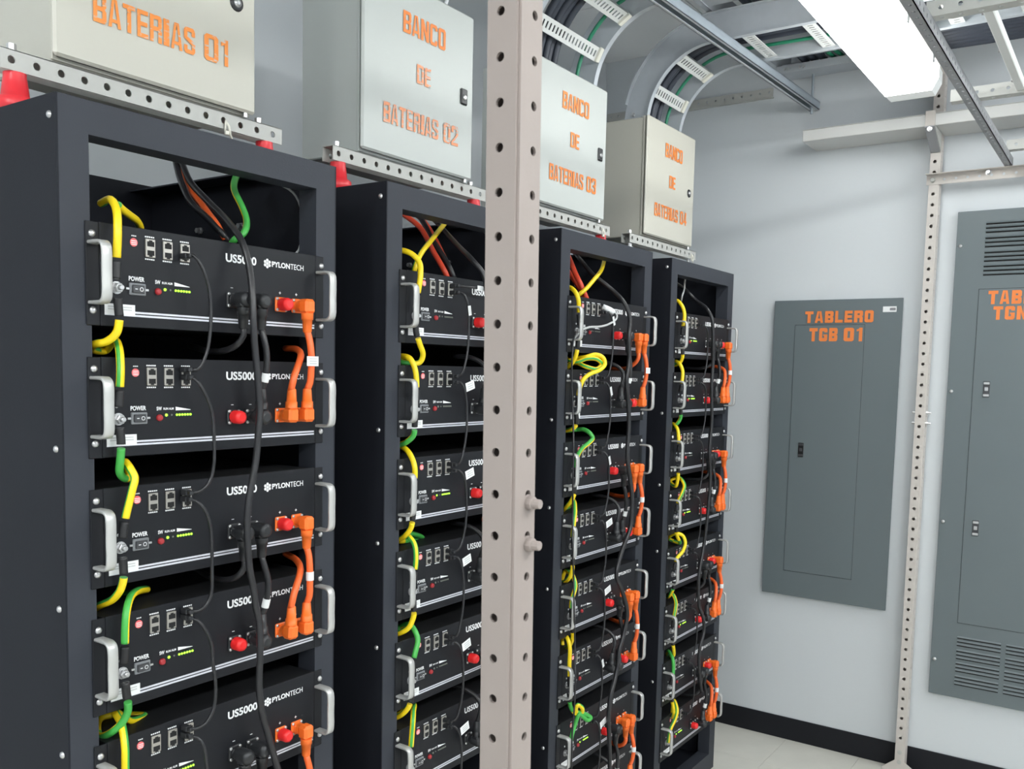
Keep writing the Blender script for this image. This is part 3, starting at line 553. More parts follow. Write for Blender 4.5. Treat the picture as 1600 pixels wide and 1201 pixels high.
# caps: which sockets wear a red cap
CAPS = {'A': ['p1'], 'B': ['n1'], 'C': ['n1'], 'D': ['p1']}
for k in range(4):
    for i in range(NMOD[k]):
        ty = mtype(k, i)
        o_ = 'lowest visible' if (i == NMOD[k] - 1 and k < 2) else ORD[i] if i < 7 else 'bottom'
        if i == 7 and k == 2: o_ = 'eighth'
        lab = f'{o_} black battery module from the top in the {RW[k]}' if o_ != 'top' else f'topmost black battery module in the {RW[k]}'
        t = thing('battery_module', lab, 'battery', (XK[k], 0, ZT[i]), f'battery modules in the {RW[k]}')
        obj('case', MM['case'], t); obj('front_panel', MM['front_panel'], t)
        for s, nm in (('l', 'mounting_ear'), ('r', 'mounting_ear')):
            e = obj(nm, MM['ear_' + s], t)
            xs = 0 if s == 'l' else .465
            for z in (0, -.1149): obj('screw', MM['screw'], e, (xs, 0, z))
            obj('handle', MM['handle'], t, (.0005 if s == 'l' else .459, 0, 0))
        fp = t
        obj('stripe', MM['stripe'], t); obj('serial_sticker', MM['serial_sticker'], t); obj('warning_sticker', MM['warning_sticker'], t)
        for xp in (.0972, .1288, .1612):
            p = obj('port', MM['port_shell'], t, (xp, 0, 0)); obj('jack', MM['jack'], p); obj('port_print', MM['port_print'], p, (0, 0, .0055)); obj('port_print', MM['port_print'], p, (0, 0, -.0295))
        p = obj('power_switch', MM['power_switch'], t, (.0739, 0, -.0775)); obj('rocker', MM['rocker'], p)
        obj('reset_button', MM['reset_button'], t)
        on = 'on' if (k, i) in LIT else 'off'
        obj('charge_lights', MM['charge_lights_' + on], t); obj('run_light', MM['run_light_' + on], t); obj('alarm_light', MM['alarm_light'], t)
        
        for nm in ('power_print', 'button_print', 'lights_print', 'charge_wedge'): obj(nm, MM[nm], t)
        for xc in (.2555, .2947): obj('minus_mark', MM['minus_mark'], t, (xc, 0, 0))
        for xc in (.3627, .4018): obj('plus_mark', MM['plus_mark'], t, (xc, 0, 0))
        obj('model_print', MM['model_print'], t); obj('maker_print', MM['maker_print'], t)
        for s in ('n1', 'n2', 'p1', 'p2'):
            q = obj('socket', MM['socket_neg' if s[0] == 'n' else 'socket_pos'], t, (SX[s], 0, SZ)); obj('socket_screws', MM['socket_screws'], q)
            if s in CAPS[ty]: obj('dust_cap', MM['dust_cap'], q)
        p = obj('earth_washer', MM['earth_washer'], t, (.0385, 0, -.078)); obj('earth_bolt', MM['earth_bolt'], p)
        obj('earth_mark', MM['earth_mark'], t)
# ================================================================== cables
def V3(p): return (p[0] / 1000, p[1] / 1000, p[2] / 1000)
def split_lengths(pts, ends):
    """cut a smooth path into three: start sleeve, jacket, end sleeve; ends = lengths in metres"""
    P = smooth_path(pts, .006); d = [0]
    for i in range(1, len(P)): d.append(d[-1] + (P[i] - P[i - 1]).length)
    a = [p for p, q in zip(P, d) if q <= ends[0]]; c = [p for p, q in zip(P, d) if q >= d[-1] - ends[1]]
    m_ = [p for p, q in zip(P, d) if ends[0] <= q <= d[-1] - ends[1]]
    return a, m_, c
WORD2 = ['top', 'second', 'third', 'fourth', 'fifth', 'sixth', 'seventh', 'eighth']
def earth(pts, label, spec, s0=.0, s1=.0, r=.0062, group='yellow and green earth cables'):
    """spec: runs of (share of the length, side turned outwards): y, g, or h with both colours side by side"""
    pts = [V3(p) for p in pts]
    t = thing('earth_cable', label, 'cable', pts[0], group)
    loc = [tuple(Vector(p) - Vector(pts[0])) for p in pts]
    a, m_, c = split_lengths(loc, (s0, s1))
    n = 12; N = len(m_)
    def mf(i, k):
        f = i / max(1, N); u = 0
        for lim, kind in spec:
            if f <= lim: break
        if kind == 'y': return 1 if k in (10, 11) else 0
        if kind == 'g': return 0 if k in (10, 11) else 1
        return 1 if (k + 3) % 12 < 6 else 0
    build('jacket', MB().tube(m_, r, n, mf=mf, step=10), ['yel', 'grn'], t)
    for seg, e in ((a, s0), (c[::-1], s1)):
        if e > 0 and len(seg) > 2:
            o = build('sleeve', MB().tube(seg, r + .0006, 10, step=.02), 'blk', t)
            b = MB(); p = seg[0]
            b.tube([tuple(p), tuple(p + (seg[2] - p).normalized() * .012)], .0042, 8); build('lug', b, 'nickel', o)
    return t
Y_, G_, H_ = [(1, 'y')], [(1, 'g')], [(1, 'h')]
SPEC = {(1, 1): [(.55, 'y'), (.80, 'h'), (1, 'y')], (1, 2): [(.52, 'g'), (1, 'y')], (1, 3): H_, (1, 4): [(.5, 'g'), (1, 'y')], (2, 1): [(.55, 'y'), (.8, 'g'), (1, 'h')], (2, 2): [(.5, 'g'), (1, 'y')],
        (2, 3): [(.5, 'y'), (1, 'g')], (2, 4): [(.5, 'y'), (1, 'h')], (3, 2): [(.35, 'y'), (1, 'g')], (3, 6): [(.2, 'g'), (.45, 'y'), (.6, 'h'), (.8, 'y'), (1, 'g')], (3, 3): [(.6, 'y'), (.8, 'g'), (1, 'y')],
        (4, 1): [(.5, 'y'), (1, 'h')], (4, 2): [(.5, 'g'), (1, 'y')], (4, 4): [(.25, 'y'), (.6, 'g'), (1, 'y')], (4, 5): [(.5, 'h'), (1, 'y')], (4, 6): [(.5, 'y'), (1, 'g')]}
for (k, i), pts in PATHS['earth'].items():
    if k == '3b':
        earth(pts, 'coiled spare loop of yellow earth cable below the top module, third rack', Y_); continue
    sp = SPEC.get((k, i), Y_)
    if i == 0: earth(pts, f'yellow earth cable dropping from the rack top to the top module, {RW[k-1]}', sp, .030, 0)
    else: earth(pts, f'yellow and green earth cable looping from {WORD2[i-1]} to {WORD2[i]} module, {RW[k-1]}', sp, .030, .028 if (k, i) != (4, 7) else .0)
def cable(name, pts, r, m_, label, cat='cable', group=None, n=8, step=.012, raw=False):
    if not raw: pts = [V3(p) for p in pts]
    t = thing(name, label, cat, pts[0], group)
    loc = [tuple(Vector(p) - Vector(pts[0])) for p in pts]
    build('jacket', MB().tube(loc, r, n, step=step), m_, t)
    return t
T = PATHS['trunk']
BG = 'black and red supply cables in the racks'
for k in (1, 2, 3, 4):
    cable('supply_cable', T[f'trunk{k}'], [0, .0062, .006, .0066, .0062][k], 'blkcab', f'thick black cable hanging down the module fronts of the {RW[k-1]}', group=BG, n=10)
cable('supply_cable', T['trunk1b'], .0062, 'blkcab', 'black cable entering behind the top module, nearest rack', group=BG)
cable('supply_cable', T['pos1'], .006, 'orangec', 'red-orange cable dropping behind the top module, nearest rack', group=BG)
cable('supply_cable', T['pos2a'], .0066, 'orangedk', 'red cable nearest the rack side behind the top module, second rack', group=BG)
cable('supply_cable', T['pos2b'], .0066, 'orangedk', 'red cable beside the black one behind the top module, second rack', group=BG)
cable('supply_cable', T['neg2'], .0066, 'blkcab', 'black cable going down behind the top module, second rack', group=BG)
cable('supply_cable', T['pos3a'], .008, 'orangedk', 'upper red cable behind the top module, third rack', group=BG)
cable('supply_cable', T['pos3b'], .008, 'orangedk', 'lower red cable behind the top module, third rack', group=BG)
cable('supply_cable', T['neg4'], .003, 'whitedim', 'thin pale wire in the top opening, farthest rack', group=BG)
cable('thin_wire', T['wire1'], .0022, 'whitedim', 'thin grey wire curving down inside the top opening, nearest rack')
cable('thin_wire', T['wire3'], .0026, 'blkcab', 'thin black wire hanging past the left handles, third rack')
earth(T['earthtop1'], 'green earth cable hanging in the top opening, nearest rack', [(.3, 'h'), (1, 'g')])
earth(T['earthin1'], 'short yellow and green earth cable going in above the top module, nearest rack', H_)
earth(T['earthtop2'], 'yellow and green earth cable slanting through the top opening, second rack', H_)
earth(T['earthtop3'], 'yellow earth cable slanting through the top opening, third rack', Y_)
# ---- communication leads: one shape in module coordinates, each built as its own thing
CL = [(.161, -.006, -.018), (.170, -.028, -.018), (.178, -.036, -.034), (.186, -.036, -.065), (.188, -.036, -.096), (.187, -.036, -.134), (.180, -.034, -.176), (.168, -.030, -.204), (.161, -.006, -.2076)]
CG = 'black communication leads between modules'
def plug_box(parent, p, nm='plug'):
    b = MB(); b.box(-.0052, .0052, -.016, .0, -.0045, .0045, .001); b.box(-.0035, .004, -.024, -.016, -.0035, .0035, .001); build(nm, b, 'blkplug', parent, p)
def flag(parent, p, ax, w_=.030, h=.016, nm='wire_tag', mt='sticker'):
    b = MB(); ax = Vector(ax).normalized(); up = ax.cross(Vector((0, 1, 0))).normalized(); y = Vector((0, 1, 0))
    v = []
    for yy in (-.0004, .0004):
        for (a_, c_) in ((0, -.5), (1, -.5), (1, .5), (0, .5)): v.append(Vector(p) + ax * a_ * w_ + up * c_ * h + y * yy)
    b.add(v, [(3, 2, 1, 0), (4, 5, 6, 7), (0, 1, 5, 4), (1, 2, 6, 5), (2, 3, 7, 6), (3, 0, 4, 7)])
    for c_ in (-.25, 0, .25):
        q = [Vector(p) + ax * a_ * w_ + up * (c_ + d_) * h - y * .0006 for a_, d_ in ((.2, -.05), (.85, -.05), (.85, .05), (.2, .05))]
        b.add(q, [(3, 2, 1, 0)], 1)
    build(nm, b, [mt, 'whitedim'], parent)
for k in range(4):
    for i in range(NMOD[k]):
        last = i == NMOD[k] - 1
        if last and k in (2, 3): continue
        org = Vector((XK[k], 0, ZT[i]))
        if k == 0 and (1, i) in PATHS['comm']: pts = [Vector(V3(p)) - org for p in PATHS['comm'][1, i]]
        elif last: pts = [Vector(p) for p in CL[:6]]
        else:
            jx = random.uniform(-.004, .005); pts = [Vector((p[0] + jx * (0 if q in (0, 1, 7, 8) else 1), p[1], p[2])) for q, p in enumerate(CL)]
        nm2 = WORD2[i + 1] if i + 1 < 8 else 'next'
        t = thing('communication_lead', f'thin black lead from {WORD2[i]} to {nm2} module port, {RW[k]}', 'cable', org, CG)
        build('jacket', MB().tube([tuple(p) for p in pts], .0030, 8, step=.01), 'blkcab', t)
        plug_box(t, (pts[0].x, -.003, pts[0].z))
        if not last: plug_box(t, (pts[-1].x, -.003, pts[-1].z))
        if k == 1 or (k == 2 and i in (3, 4, 6)):
            if i > 0: flag(t, (pts[2].x + .0, pts[2].y - .004, pts[2].z + .004), (.030, 0, .008), .032 if k == 1 else .036, .020)
            else: flag(t, (pts[3].x - .003, pts[3].y - .004, pts[3].z + .018), (.006, 0, -.03), .022, .010)
        elif k == 2: flag(t, (pts[2].x, pts[2].y - .004, pts[2].z + .004), (.012, 0, -.03), .026, .010)
t = thing('communication_lead', 'black lead with white tag running sideways from top module, second rack', 'cable', (XK[1], 0, ZT[0]), CG)
build('jacket', MB().tube([(.161, -.006, -.003), (.172, -.026, -.003), (.190, -.034, -.004), (.23, -.036, -.003), (.30, -.036, -.012)], .0028, 8), 'blkcab', t); plug_box(t, (.161, -.003, -.0025))
flag(t, (.212, -.04, -.004), (.03, 0, -.001), .030, .011)
t = thing('communication_lead', 'pale lead with thick white plug on the top module, third rack', 'cable', (XK[2], 0, ZT[0]), CG)
build('jacket', MB().tube([(.162, -.01, -.003), (.176, -.03, -.010), (.205, -.036, -.022), (.200, -.038, -.034), (.160, -.036, -.052), (.110, -.034, -.062), (.060, -.03, -.066), (.02, -.026, -.078), (-.004, -.02, -.10)], .003, 8), 'whitedim', t)
b = MB(); b.tube([(.163, -.012, -.002), (.176, -.028, -.010), (.188, -.033, -.016)], .0085, 8); build('boot', b, 'white', t)
cable('thin_wire', [(2132, 70, 1880), (2148, 60, 1845), (2146, 40, 1800)], .002, 'whitedim', 'thin pale wire in the top corner of the opening, farthest rack', group=None) if False else None

# ---- angled power plugs and jumpers
def plug_mesh(sgn):
    """elbow plug on the socket axis; the boot runs down (sgn=-1) or up (+1)"""
    b = MB(); b.lathe((0, -.009, 0), (0, -1, 0), [(0, .0108), (.010, .0115)], 14)
    b.box(-.0118, .0118, -.041, -.017, -.0120 if sgn > 0 else -.0150, .0120 if sgn < 0 else .0150, .0048)
    b.lathe((0, -.0295, sgn * .014), (0, 0, sgn), [(0, .0112), (.012, .0108), (.0121, .0094), (.034, .0080), (.036, .0066)], 14)
    return b
PM = {}
for c_, mt in (('o', 'orange'), ('b', 'blkplug')):
    for s in (-1, 1):
        pm = plug_mesh(s)
        if c_ == 'b': pm.lathe((0, -.019, 0), (0, -1, 0), [(0, .0138), (.020, .0138), (.025, .0118), (.027, .007)], 14)
        PM[c_, s] = pm.mesh('elbow_plug', mt)
def rot_plug(o, ang): o.rotation_euler = (0, ang, 0)
def sleeve_tag(parent, P, frac, r, L=.016):
    P = smooth_path(P, .004); j = int(len(P) * frac); j2 = min(len(P) - 1, j + max(2, int(L / .004)))
    b = MB(); b.tube([tuple(p) for p in P[j:j2 + 1]], r + .0012, 10, step=.01); build('wire_tag', b, 'sticker', parent)
def jumper(nm, label, group, org, ends, path, color, r, tagf=None, fl=None):
    """ends: list of (socket, module offset, dir, lean)"""
    t = thing(nm, label, 'cable', org, group)
    for (s, dm, sg, lean) in ends:
        o = obj('elbow_plug', PM['o' if color == 'orangec' else 'b', sg], t, (SX[s], 0, SZ - PITCH * dm)); rot_plug(o, lean)
    build('jacket', MB().tube(path, r, 10, step=.01), color, t)
    if tagf is not None: sleeve_tag(t, path, tagf, r)
    if fl: flag(t, *fl)
    return t
OG = 'orange power jumpers with elbow plugs'; NG = 'black power jumpers with elbow plugs'
for k in range(4):
    for i in range(NMOD[k]):
        ty = mtype(k, i); org = Vector((XK[k], 0, ZT[i])); last = i == NMOD[k] - 1
        U = RW[k]
        a = WORD2[i]; b2 = WORD2[min(i + 1, 7)]
        jx = random.uniform(-.003, .003)
        main = lambda x0, x1, bow: [(x0, -.0295, -.128), (x0 + .001, -.034, -.142), ((x0 + x1) / 2 + bow, -.038, -.170), ((x0 + x1) / 2 + bow * .9, -.038, -.198), (x1 + .003, -.034, -.222), (x1, -.0295, -.2365)]
        if ty in 'AC':
            x0 = SX['p2']
            if last:
                jumper('power_jumper', f'orange power cable dropping from the {a} module, {U}', OG, org, [('p2', 0, -1, 0)], [(x0, -.0295, -.128), (x0 + .004, -.036, -.16), (x0 + .006, -.036, -.19), (x0 + .004, -.034, -.23)], 'orangec', .0064)
            else:
                jumper('power_jumper', f'orange power jumper joining plus sockets of {a} and {b2} modules, {U}', OG, org, [('p2', 0, -1, 0), ('p2', 1, 1, 0)], main(x0, x0, .003 + jx), 'orangec', .0064, None if (k, i) in ((0, 0), (2, 0), (2, 5)) else .44, ((x0 - .016, -.0465, -.183), (1, 0, 0), .028, .018) if (k, i) in ((0, 0), (2, 0), (2, 5)) else None)
            xn = SX['n2']
            if last:
                jumper('power_jumper', f'black power cable dropping from the {a} module, {U}', NG, org, [('n2', 0, -1, 0)], [(xn, -.0295, -.128), (xn, -.036, -.16), (xn + .004, -.036, -.19), (xn + .004, -.034, -.23)], 'blkcab', .0058)
            else:
                jumper('power_jumper', f'black power jumper with white tag joining {a} and {b2} modules, {U}', NG, org, [('n2', 0, -1, 0), ('n2', 1, 1, 0)], main(xn, xn, .004 - jx), 'blkcab', .0058, .72)
        if ty == 'A':
            xn = SX['n1']
            jumper('power_jumper', f'black power cable curling behind the {a} module, {U}', NG, org, [('n1', 0, -1, 0)], [(xn, -.0295, -.128), (xn, -.03, -.142), (xn - .006, -.02, -.158), (xn - .01, .006, -.168), (xn - .01, .05, -.170), (xn, .12, -.16)], 'blkcab', .0055)
        if ty == 'C':
            xp = SX['p1']
            jumper('power_jumper', f'orange power cable curling into the gap below the {a} module, {U}', OG, org, [('p1', 0, -1, 0)], [(xp, -.0295, -.128), (xp + .002, -.03, -.142), (xp + .004, -.022, -.156), (xp + .012, .000, -.170), (xp + .035, .035, -.178), (xp + .072, .10, -.178)], 'orangec', .0064)
        if ty == 'B':
            xp = SX['p1']
            jumper('power_jumper', f'orange power cable rising from the {a} module into the gap above, {U}', OG, org, [('p1', 0, 1, .04)], [(xp, -.0295, -.033), (xp, -.034, -.019), (xp + .005, -.033, -.006), (xp + .018, -.028, .012), (xp + .036, -.016, .032), (xp + .052, .012, .042), (xp + .074, .07, .045)], 'orangec', .0064)
        if ty == 'D':
            xn = SX['n1']
            jumper('power_jumper', f'black power cable rising from the {a} module into the gap above, {U}', NG, org, [('n1', 0, 1, 0)], [(xn, -.0295, -.033), (xn + .003, -.034, -.014), (xn + .008, -.032, .010), (xn + .006, -.018, .028), (xn, .008, .040), (xn, .06, .044)], 'blkcab', .0055)

# ================================================================== mounting channels, insulators, ties
def hexbolt(b, c, ax, r=.007, h=.008, m=0):
    b.lathe(c, ax, [(0, r * 1.25), (.0015, r * 1.25)], 12, m, False); c2 = Vector(c) + Vector(ax) * .0015
    b.lathe(c2, ax, [(0, r), (h, r), (h + .001, r * .85)], 6, m, False)
    return b
RZ0, RZ1, RY = 2.017, 2.049, .165
for k, x in enumerate(XK):
    t = thing('mounting_channel', f'perforated grey steel channel on insulators under the {EW[k]}', 'rail', (x, 0, 0), 'perforated channels under the enclosures')
    L = .557
    b = MB(); b.perf((-.046, RY, RZ0), (1, 0, 0), (0, 0, 1), L, RZ1 - RZ0 - .0005, .0397, .0062, .0022, first=.017); build('front_leg', b, 'perf', t)
    b = MB(); b.box(-.046, -.046 + L, RY, RY + .034, RZ1 - .0024, RZ1, .0006); build('web', b, 'perf', t)
    b = MB(); b.perf((-.046 + L, RY + .034, RZ0), (-1, 0, 0), (0, 0, 1), L, RZ1 - RZ0 - .0025, .0397, .0062, .0022, first=.017); build('back_leg', b, 'perf', t)
    for xb in (-.02, .465):
        if k == 0 or xb < 0 or k in (1, 3):
            b = MB(); hexbolt(b, (xb, RY + .017, RZ1), (0, 0, 1), .0075, .011); build('bolt', b, 'nickel', t)
    for xb, side in ((-.017, 'near'), (.478, 'far')):
        if k < 3:
            b = MB(); b.lathe((0, 0, 0), (0, 0, 1), [(0, .026), (.004, .030), (.020, .030), (.024, .026), (.026, .021), (.050, .018), (.056, .017), (.062, .017)], 18, 0, True)
            o = build('standoff_insulator', b, 'redins', None, (x + xb, RY + .015, RT))
            tag(o, f'red stand-off insulator under the {side} end of the channel below the {EW[k]}', 'insulator', 'red stand-off insulators')
        else:
            b = MB(); b.lathe((0, 0, 0), (0, 0, 1), [(0, .013), (.012, .013), (.0121, .007), (.030, .007), (.0301, .012), (.05, .012), (.0501, .007), (.062, .007)], 8, 0, False)
            o = build('standoff_bolt', b, 'nickel', None, (x + xb, RY + .015, RT)); tag(o, f'zinc stand-off bolt under the {side} end of the channel below the farthest enclosure', 'bolt')
def tie(x, y, z, label, d=1):
    b = MB(); b.tube([(0, 0, 0), (.003, -.006, -.010), (.007, -.004, -.024), (.016, .002, -.030), (.024, .01, -.046)], .0022, 6); b.tube([(0, 0, .002), (-.003, -.003, -.008), (-.002, 0, -.02)], .0018, 6)
    b.box(-.004, .004, -.006, 0, -.026, -.018, .001)
    tag(build('cable_tie', b, 'tie', None, (x, y, z)), label, 'cable tie', 'white cable ties on the channels')
tie(.372, RY - .001, 2.032, 'white nylon tie through the channel below the nearest enclosure')
tie(XK[2] + .46, RY - .001, 2.034, 'white nylon tie through the channel below the third enclosure')
tie(XK[3] + .47, RY - .001, 2.034, 'white nylon tie through the channel below the farthest enclosure')

# ================================================================== enclosures
DX = [.031, .728, 1.432, 2.126]
EM = ['enclw', 'encl', 'encl', 'enclw']
TM = ['otext1', 'otext', 'otext', 'otext']
def box_text(k):
    x = DX[k]; put = FRONT(.1482)
    a = MB(); sign(a, 'BANCO', .130 if k != 3 else .140, .285, 2.346, 2.395, put)
    b_ = MB(); sign(b_, 'DE', .180, .231, 2.243, 2.287, put)
    c = MB(); sign(c, 'BATERIAS', .066, .262, 2.128, 2.174, put); d = MB(); sign(d, RN[k], .282, .340, 2.128, 2.176, put)
    return a, b_, c, d
for k in range(4):
    x = DX[k]; w_ = .402
    t = thing('battery_enclosure', ['beige steel enclosure lettered BATERIAS 01 in streaky orange, cut by the top edge', 'pale grey steel enclosure lettered BANCO DE BATERIAS 02, bottom line faded',
              'pale grey steel enclosure lettered BANCO DE BATERIAS 03 beside the foreground post', 'beige steel enclosure lettered BANCO DE BATERIAS 04, the farthest in the row'][k], 'cabinet', (x, 0, 0), 'enclosures on top of the racks')
    b = MB(); b.box(.008, w_ - .006, .172, .355, RZ1, 2.458, .003); build('body', b, EM[k], t)
    b = MB(); b.box(.0045, w_ - .003, .1655, .172, 2.0525, 2.4605, .001); build('body_rim', b, EM[k], t)
    b = MB(); b.box(.012, w_ - .010, .161, .1655, 2.058, 2.452); build('gasket', b, 'gasket', t)
    b = MB(); b.box(0, w_, .150, .161, 2.056, 2.462, .0045); build('door', b, EM[k], t); door = t.children[-1]
    for q, bb in enumerate(box_text(k)):
        mt = TM[k]
        if k == 1 and q > 0: mt = 'otext2'
        build('lettering', bb, mt, door)
    if k in (1, 2):
        b = MB(); b.box(.347, .374, .1445, .151, 2.236, 2.276, .003); lk = build('lock', b, 'blkplug', door)
        b = MB(); b.lathe((.3605, .1445, 2.254), (0, -1, 0), [(0, .0075), (.002, .0072), (.0021, .004), (.0028, .004)], 12); build('lock_core', b, 'nickel', door)
    else:
        b = MB(); b.lathe((.356, .1505, 2.252), (0, -1, 0), [(0, .0155), (.003, .0145), (.0045, .011)], 16); build('lock', b, 'blkplug', door)
        b = MB(); b.lathe((.356, .146, 2.252), (0, -1, 0), [(0, .0085), (.002, .008), (.0021, .004), (.003, .004)], 12); build('lock_core', b, 'nickel', door)
    b = MB()
    for xx in (w_ - .02,): b.lathe((xx, .158, 2.048), (0, 0, 1), [(0, .005), (.008, .005)], 8)
    build('foot_nut', b, 'nickel', t)
cable('earth_lead', [(1030, 230, 2458), (1035, 225, 2520), (1040, 180, 2600), (1045, 60, 2680), (1050, -100, 2700), (1050, -420, 2800)], .006, 'teal', 'green earth lead rising from the top of the second enclosure')
cable('pale_lead', [(1100, 230, 2458), (1108, 222, 2520), (1120, 180, 2610), (1130, 60, 2690), (1130, -100, 2705), (1130, -420, 2800)], .005, 'white', 'white lead rising from the top of the second enclosure')

# ================================================================== foreground post
t = thing('perforated_post', 'beige perforated steel post standing in the foreground, bolts on its side', 'post', (-.0640, -.839, 0))
t.rotation_euler = (0, math.radians(-.83), 0)
H = 2.99
b = MB(); b.perf((0, .0325, 0), (0, 0, 1), (0, -1, 0), H, .0325, .0398, .0044, .003, first=.0185, c=.45); build('leg_flange', b, 'perfpost', t)
b = MB(); b.perf((0, 0, 0), (0, 0, 1), (1, 0, 0), H, .0335, .0398, .0044, .003, first=.0175, c=.64); build('leg_flange', b, 'perfpost', t)
b = MB(); b.box(.0305, .0335, .003, .0325, 0, H); b.box(.003, .0305, .0295, .0325, 0, H); build('rear_wall', b, 'perfpost', t)
b = MB(); b.lathe((.0032, .0032, 0), (0, 0, 1), [(0, .0046), (H, .0046)], 14); build('rounded_corner', b, 'perfpost', t)
for z in (1.442, 1.402):
    b = MB(); b.lathe((.0225, -.0005, z), (0, -1, 0), [(0, .0085), (.002, .0085), (.0021, .0068), (.0085, .0068), (.0090, .0048), (.016, .0045), (.0165, .003)], 10, 0, False); build('bolt', b, 'perfpost', t)

# ================================================================== wall post with braces, rails on the end wall
t = thing('wall_post', 'cream perforated angle-iron post standing against the wall between the grey panels', 'post', (3.0, 0, 0))
b = MB(); b.perf((.0, -.598, 0.005), (0, 0, 1), (0, -1, 0), 2.99, .034, .0401, .0062, .0025, first=.0185); build('front_flange', b, 'wallpost', t)
b = MB(); b.box(.0425, .045, -.6295, -.598, .005, 2.995); b.box(.0025, .0425, -.6005, -.598, .005, 2.995); build('rear_wall', b, 'wallpost', t)
b = MB(); b.perf((.0, -.632, 0.005), (0, 0, 1), (1, 0, 0), 2.99, .045, .0401, .0045, .0025, first=.0185); build('side_flange', b, 'wallpost', t)
b = MB(); b.add([(-.003, -.585, .0), (-.003, -.552, .0), (-.003, -.552, .012), (-.003, -.598, .05), (-.003, -.598, .11), (-.003, -.632, .11), (-.003, -.632, .05), (-.003, -.690, .012), (-.003, -.690, .0),
                 (-.0005, -.585, .0), (-.0005, -.552, .0), (-.0005, -.552, .012), (-.0005, -.598, .05), (-.0005, -.598, .11), (-.0005, -.632, .11), (-.0005, -.632, .05), (-.0005, -.690, .012), (-.0005, -.690, .0)],
                [tuple(range(9)), tuple(range(9, 18))[::-1]] + [(i, (i + 1) % 9, 9 + (i + 1) % 9, 9 + i) for i in range(9)]); build('foot_plate', b, 'wallpost', t)
b = MB(); 
for z in (.085, .045): b.lathe((-.003, -.615, z), (-1, 0, 0), [(0, .009), (.002, .009), (.0021, .006), (.007, .006)], 8, 0, False)
build('foot_bolt', b, 'perf', t)
for z in (1.44, 1.40):
    b = MB(); b.lathe((.012, -.6345, z), (0, -1, 0), [(0, .007), (.010, .007), (.0101, .004), (.018, .004)], 6, 0, False); b.lathe((.012, -.5955, z), (0, 1, 0), [(0, .005), (.010, .005)], 6, 0, False)
    build('bolt', b, 'nickel', t)
t = thing('wall_rail', 'cream perforated rail fixed across the wall above the louvred grey panel', 'rail', (2.995, 0, 0))
b = MB(); b.perf((.0, -.590, 2.303), (0, -1, 0), (0, 0, 1), 1.3, .034, .0397, .0050, .0025, first=.022); build('front_leg', b, 'wallpost', t)
b = MB(); b.box(-.030, .0, -1.89, -.590, 2.3375, 2.340); build('top_leg', b, 'wallpost', t)
b = MB(); hexbolt(b, (-.0005, -.612, 2.320), (-1, 0, 0), .008, .007); build('bolt', b, 'perf', t)
b = MB(); hexbolt(b, (-.0005, -.80, 2.330), (-1, 0, 0), .008, .012); build('bolt', b, 'nickel', t)
t = thing('perforated_bar', 'long grey perforated angle running overhead along the lit luminaire', 'rail', (0, 0, 0))
b = MB(); b.perf((.2, -.853, 2.3425), (1, 0, 0), (0, -1, 0), 2.80, .024, .0397, .0045, .0022, first=.02); build('bottom_leg', b, 'perfdk', t)
b = MB(); b.perf((.2, -.877, 2.3425), (1, 0, 0), (0, 0, 1), 2.80, .031, .0397, .0052, .0022, first=.02); build('side_leg', b, 'perfdk', t)
t = thing('wall_strip', 'pale perforated strip across the wall beneath the end of the cable ladder', 'rail', (3.045, 0, 0))
b = MB(); b.perf((0, .83, 2.737), (0, -1, 0), (0, 0, 1), .79, .036, .0397, .0045, .0025, first=.02); build('front_leg', b, 'perf', t)
b = MB(); b.box(0, .0145, .04, .83, 2.733, 2.7365); build('bottom_leg', b, 'perf', t)

# shelf-like white duct and its braces
t = thing('wall_duct', 'shallow white duct running along the wall, its cut end nearest the racks', 'duct', (2.873, 0, 0))
b = MB(); b.box(0, .186, -2.2, -.148, 2.492, 2.534, .002); build('trunk', b, 'duct', t)
b = MB(); b.box(-.0012, .187, -2.2, -.1475, 2.5345, 2.5365, .0006); build('cover', b, 'duct', t)
t = thing('duct_brace', 'sloping steel brace bolted beneath the white duct on the wall post', 'bracket', (0, 0, 0))
b = MB()
y0, y1 = -.598, -.632
b.add([(2.862, y0, 2.490), (2.862, y1, 2.490), (2.994, y1, 2.425), (2.994, y0, 2.425), (2.862, y0, 2.486), (2.862, y1, 2.486), (2.994, y1, 2.421), (2.994, y0, 2.421)], [(0, 1, 2, 3), (7, 6, 5, 4), (0, 4, 5, 1), (1, 5, 6, 2), (2, 6, 7, 3), (3, 7, 4, 0)]); build('brace_arm', b, 'perfdk', t)
b = MB(); b.add([(2.862, y1, 2.4905), (2.994, y1, 2.4905), (2.994, y1, 2.425), (2.862, y1 - .002, 2.4905), (2.994, y1 - .002, 2.4905), (2.994, y1 - .002, 2.425)], [(0, 1, 2), (5, 4, 3), (0, 3, 4, 1), (1, 4, 5, 2), (2, 5, 3, 0)]); build('brace_web', b, 'perf', t)
b = MB(); b.box(2.866, 2.8715, y1, y0, 2.486, 2.545, .001); build('clamp', b, 'lamphouse', t)
b = MB(); hexbolt(b, (2.866, -.615, 2.480), (-1, 0, 0), .007, .006); build('bolt', b, 'nickel', t)

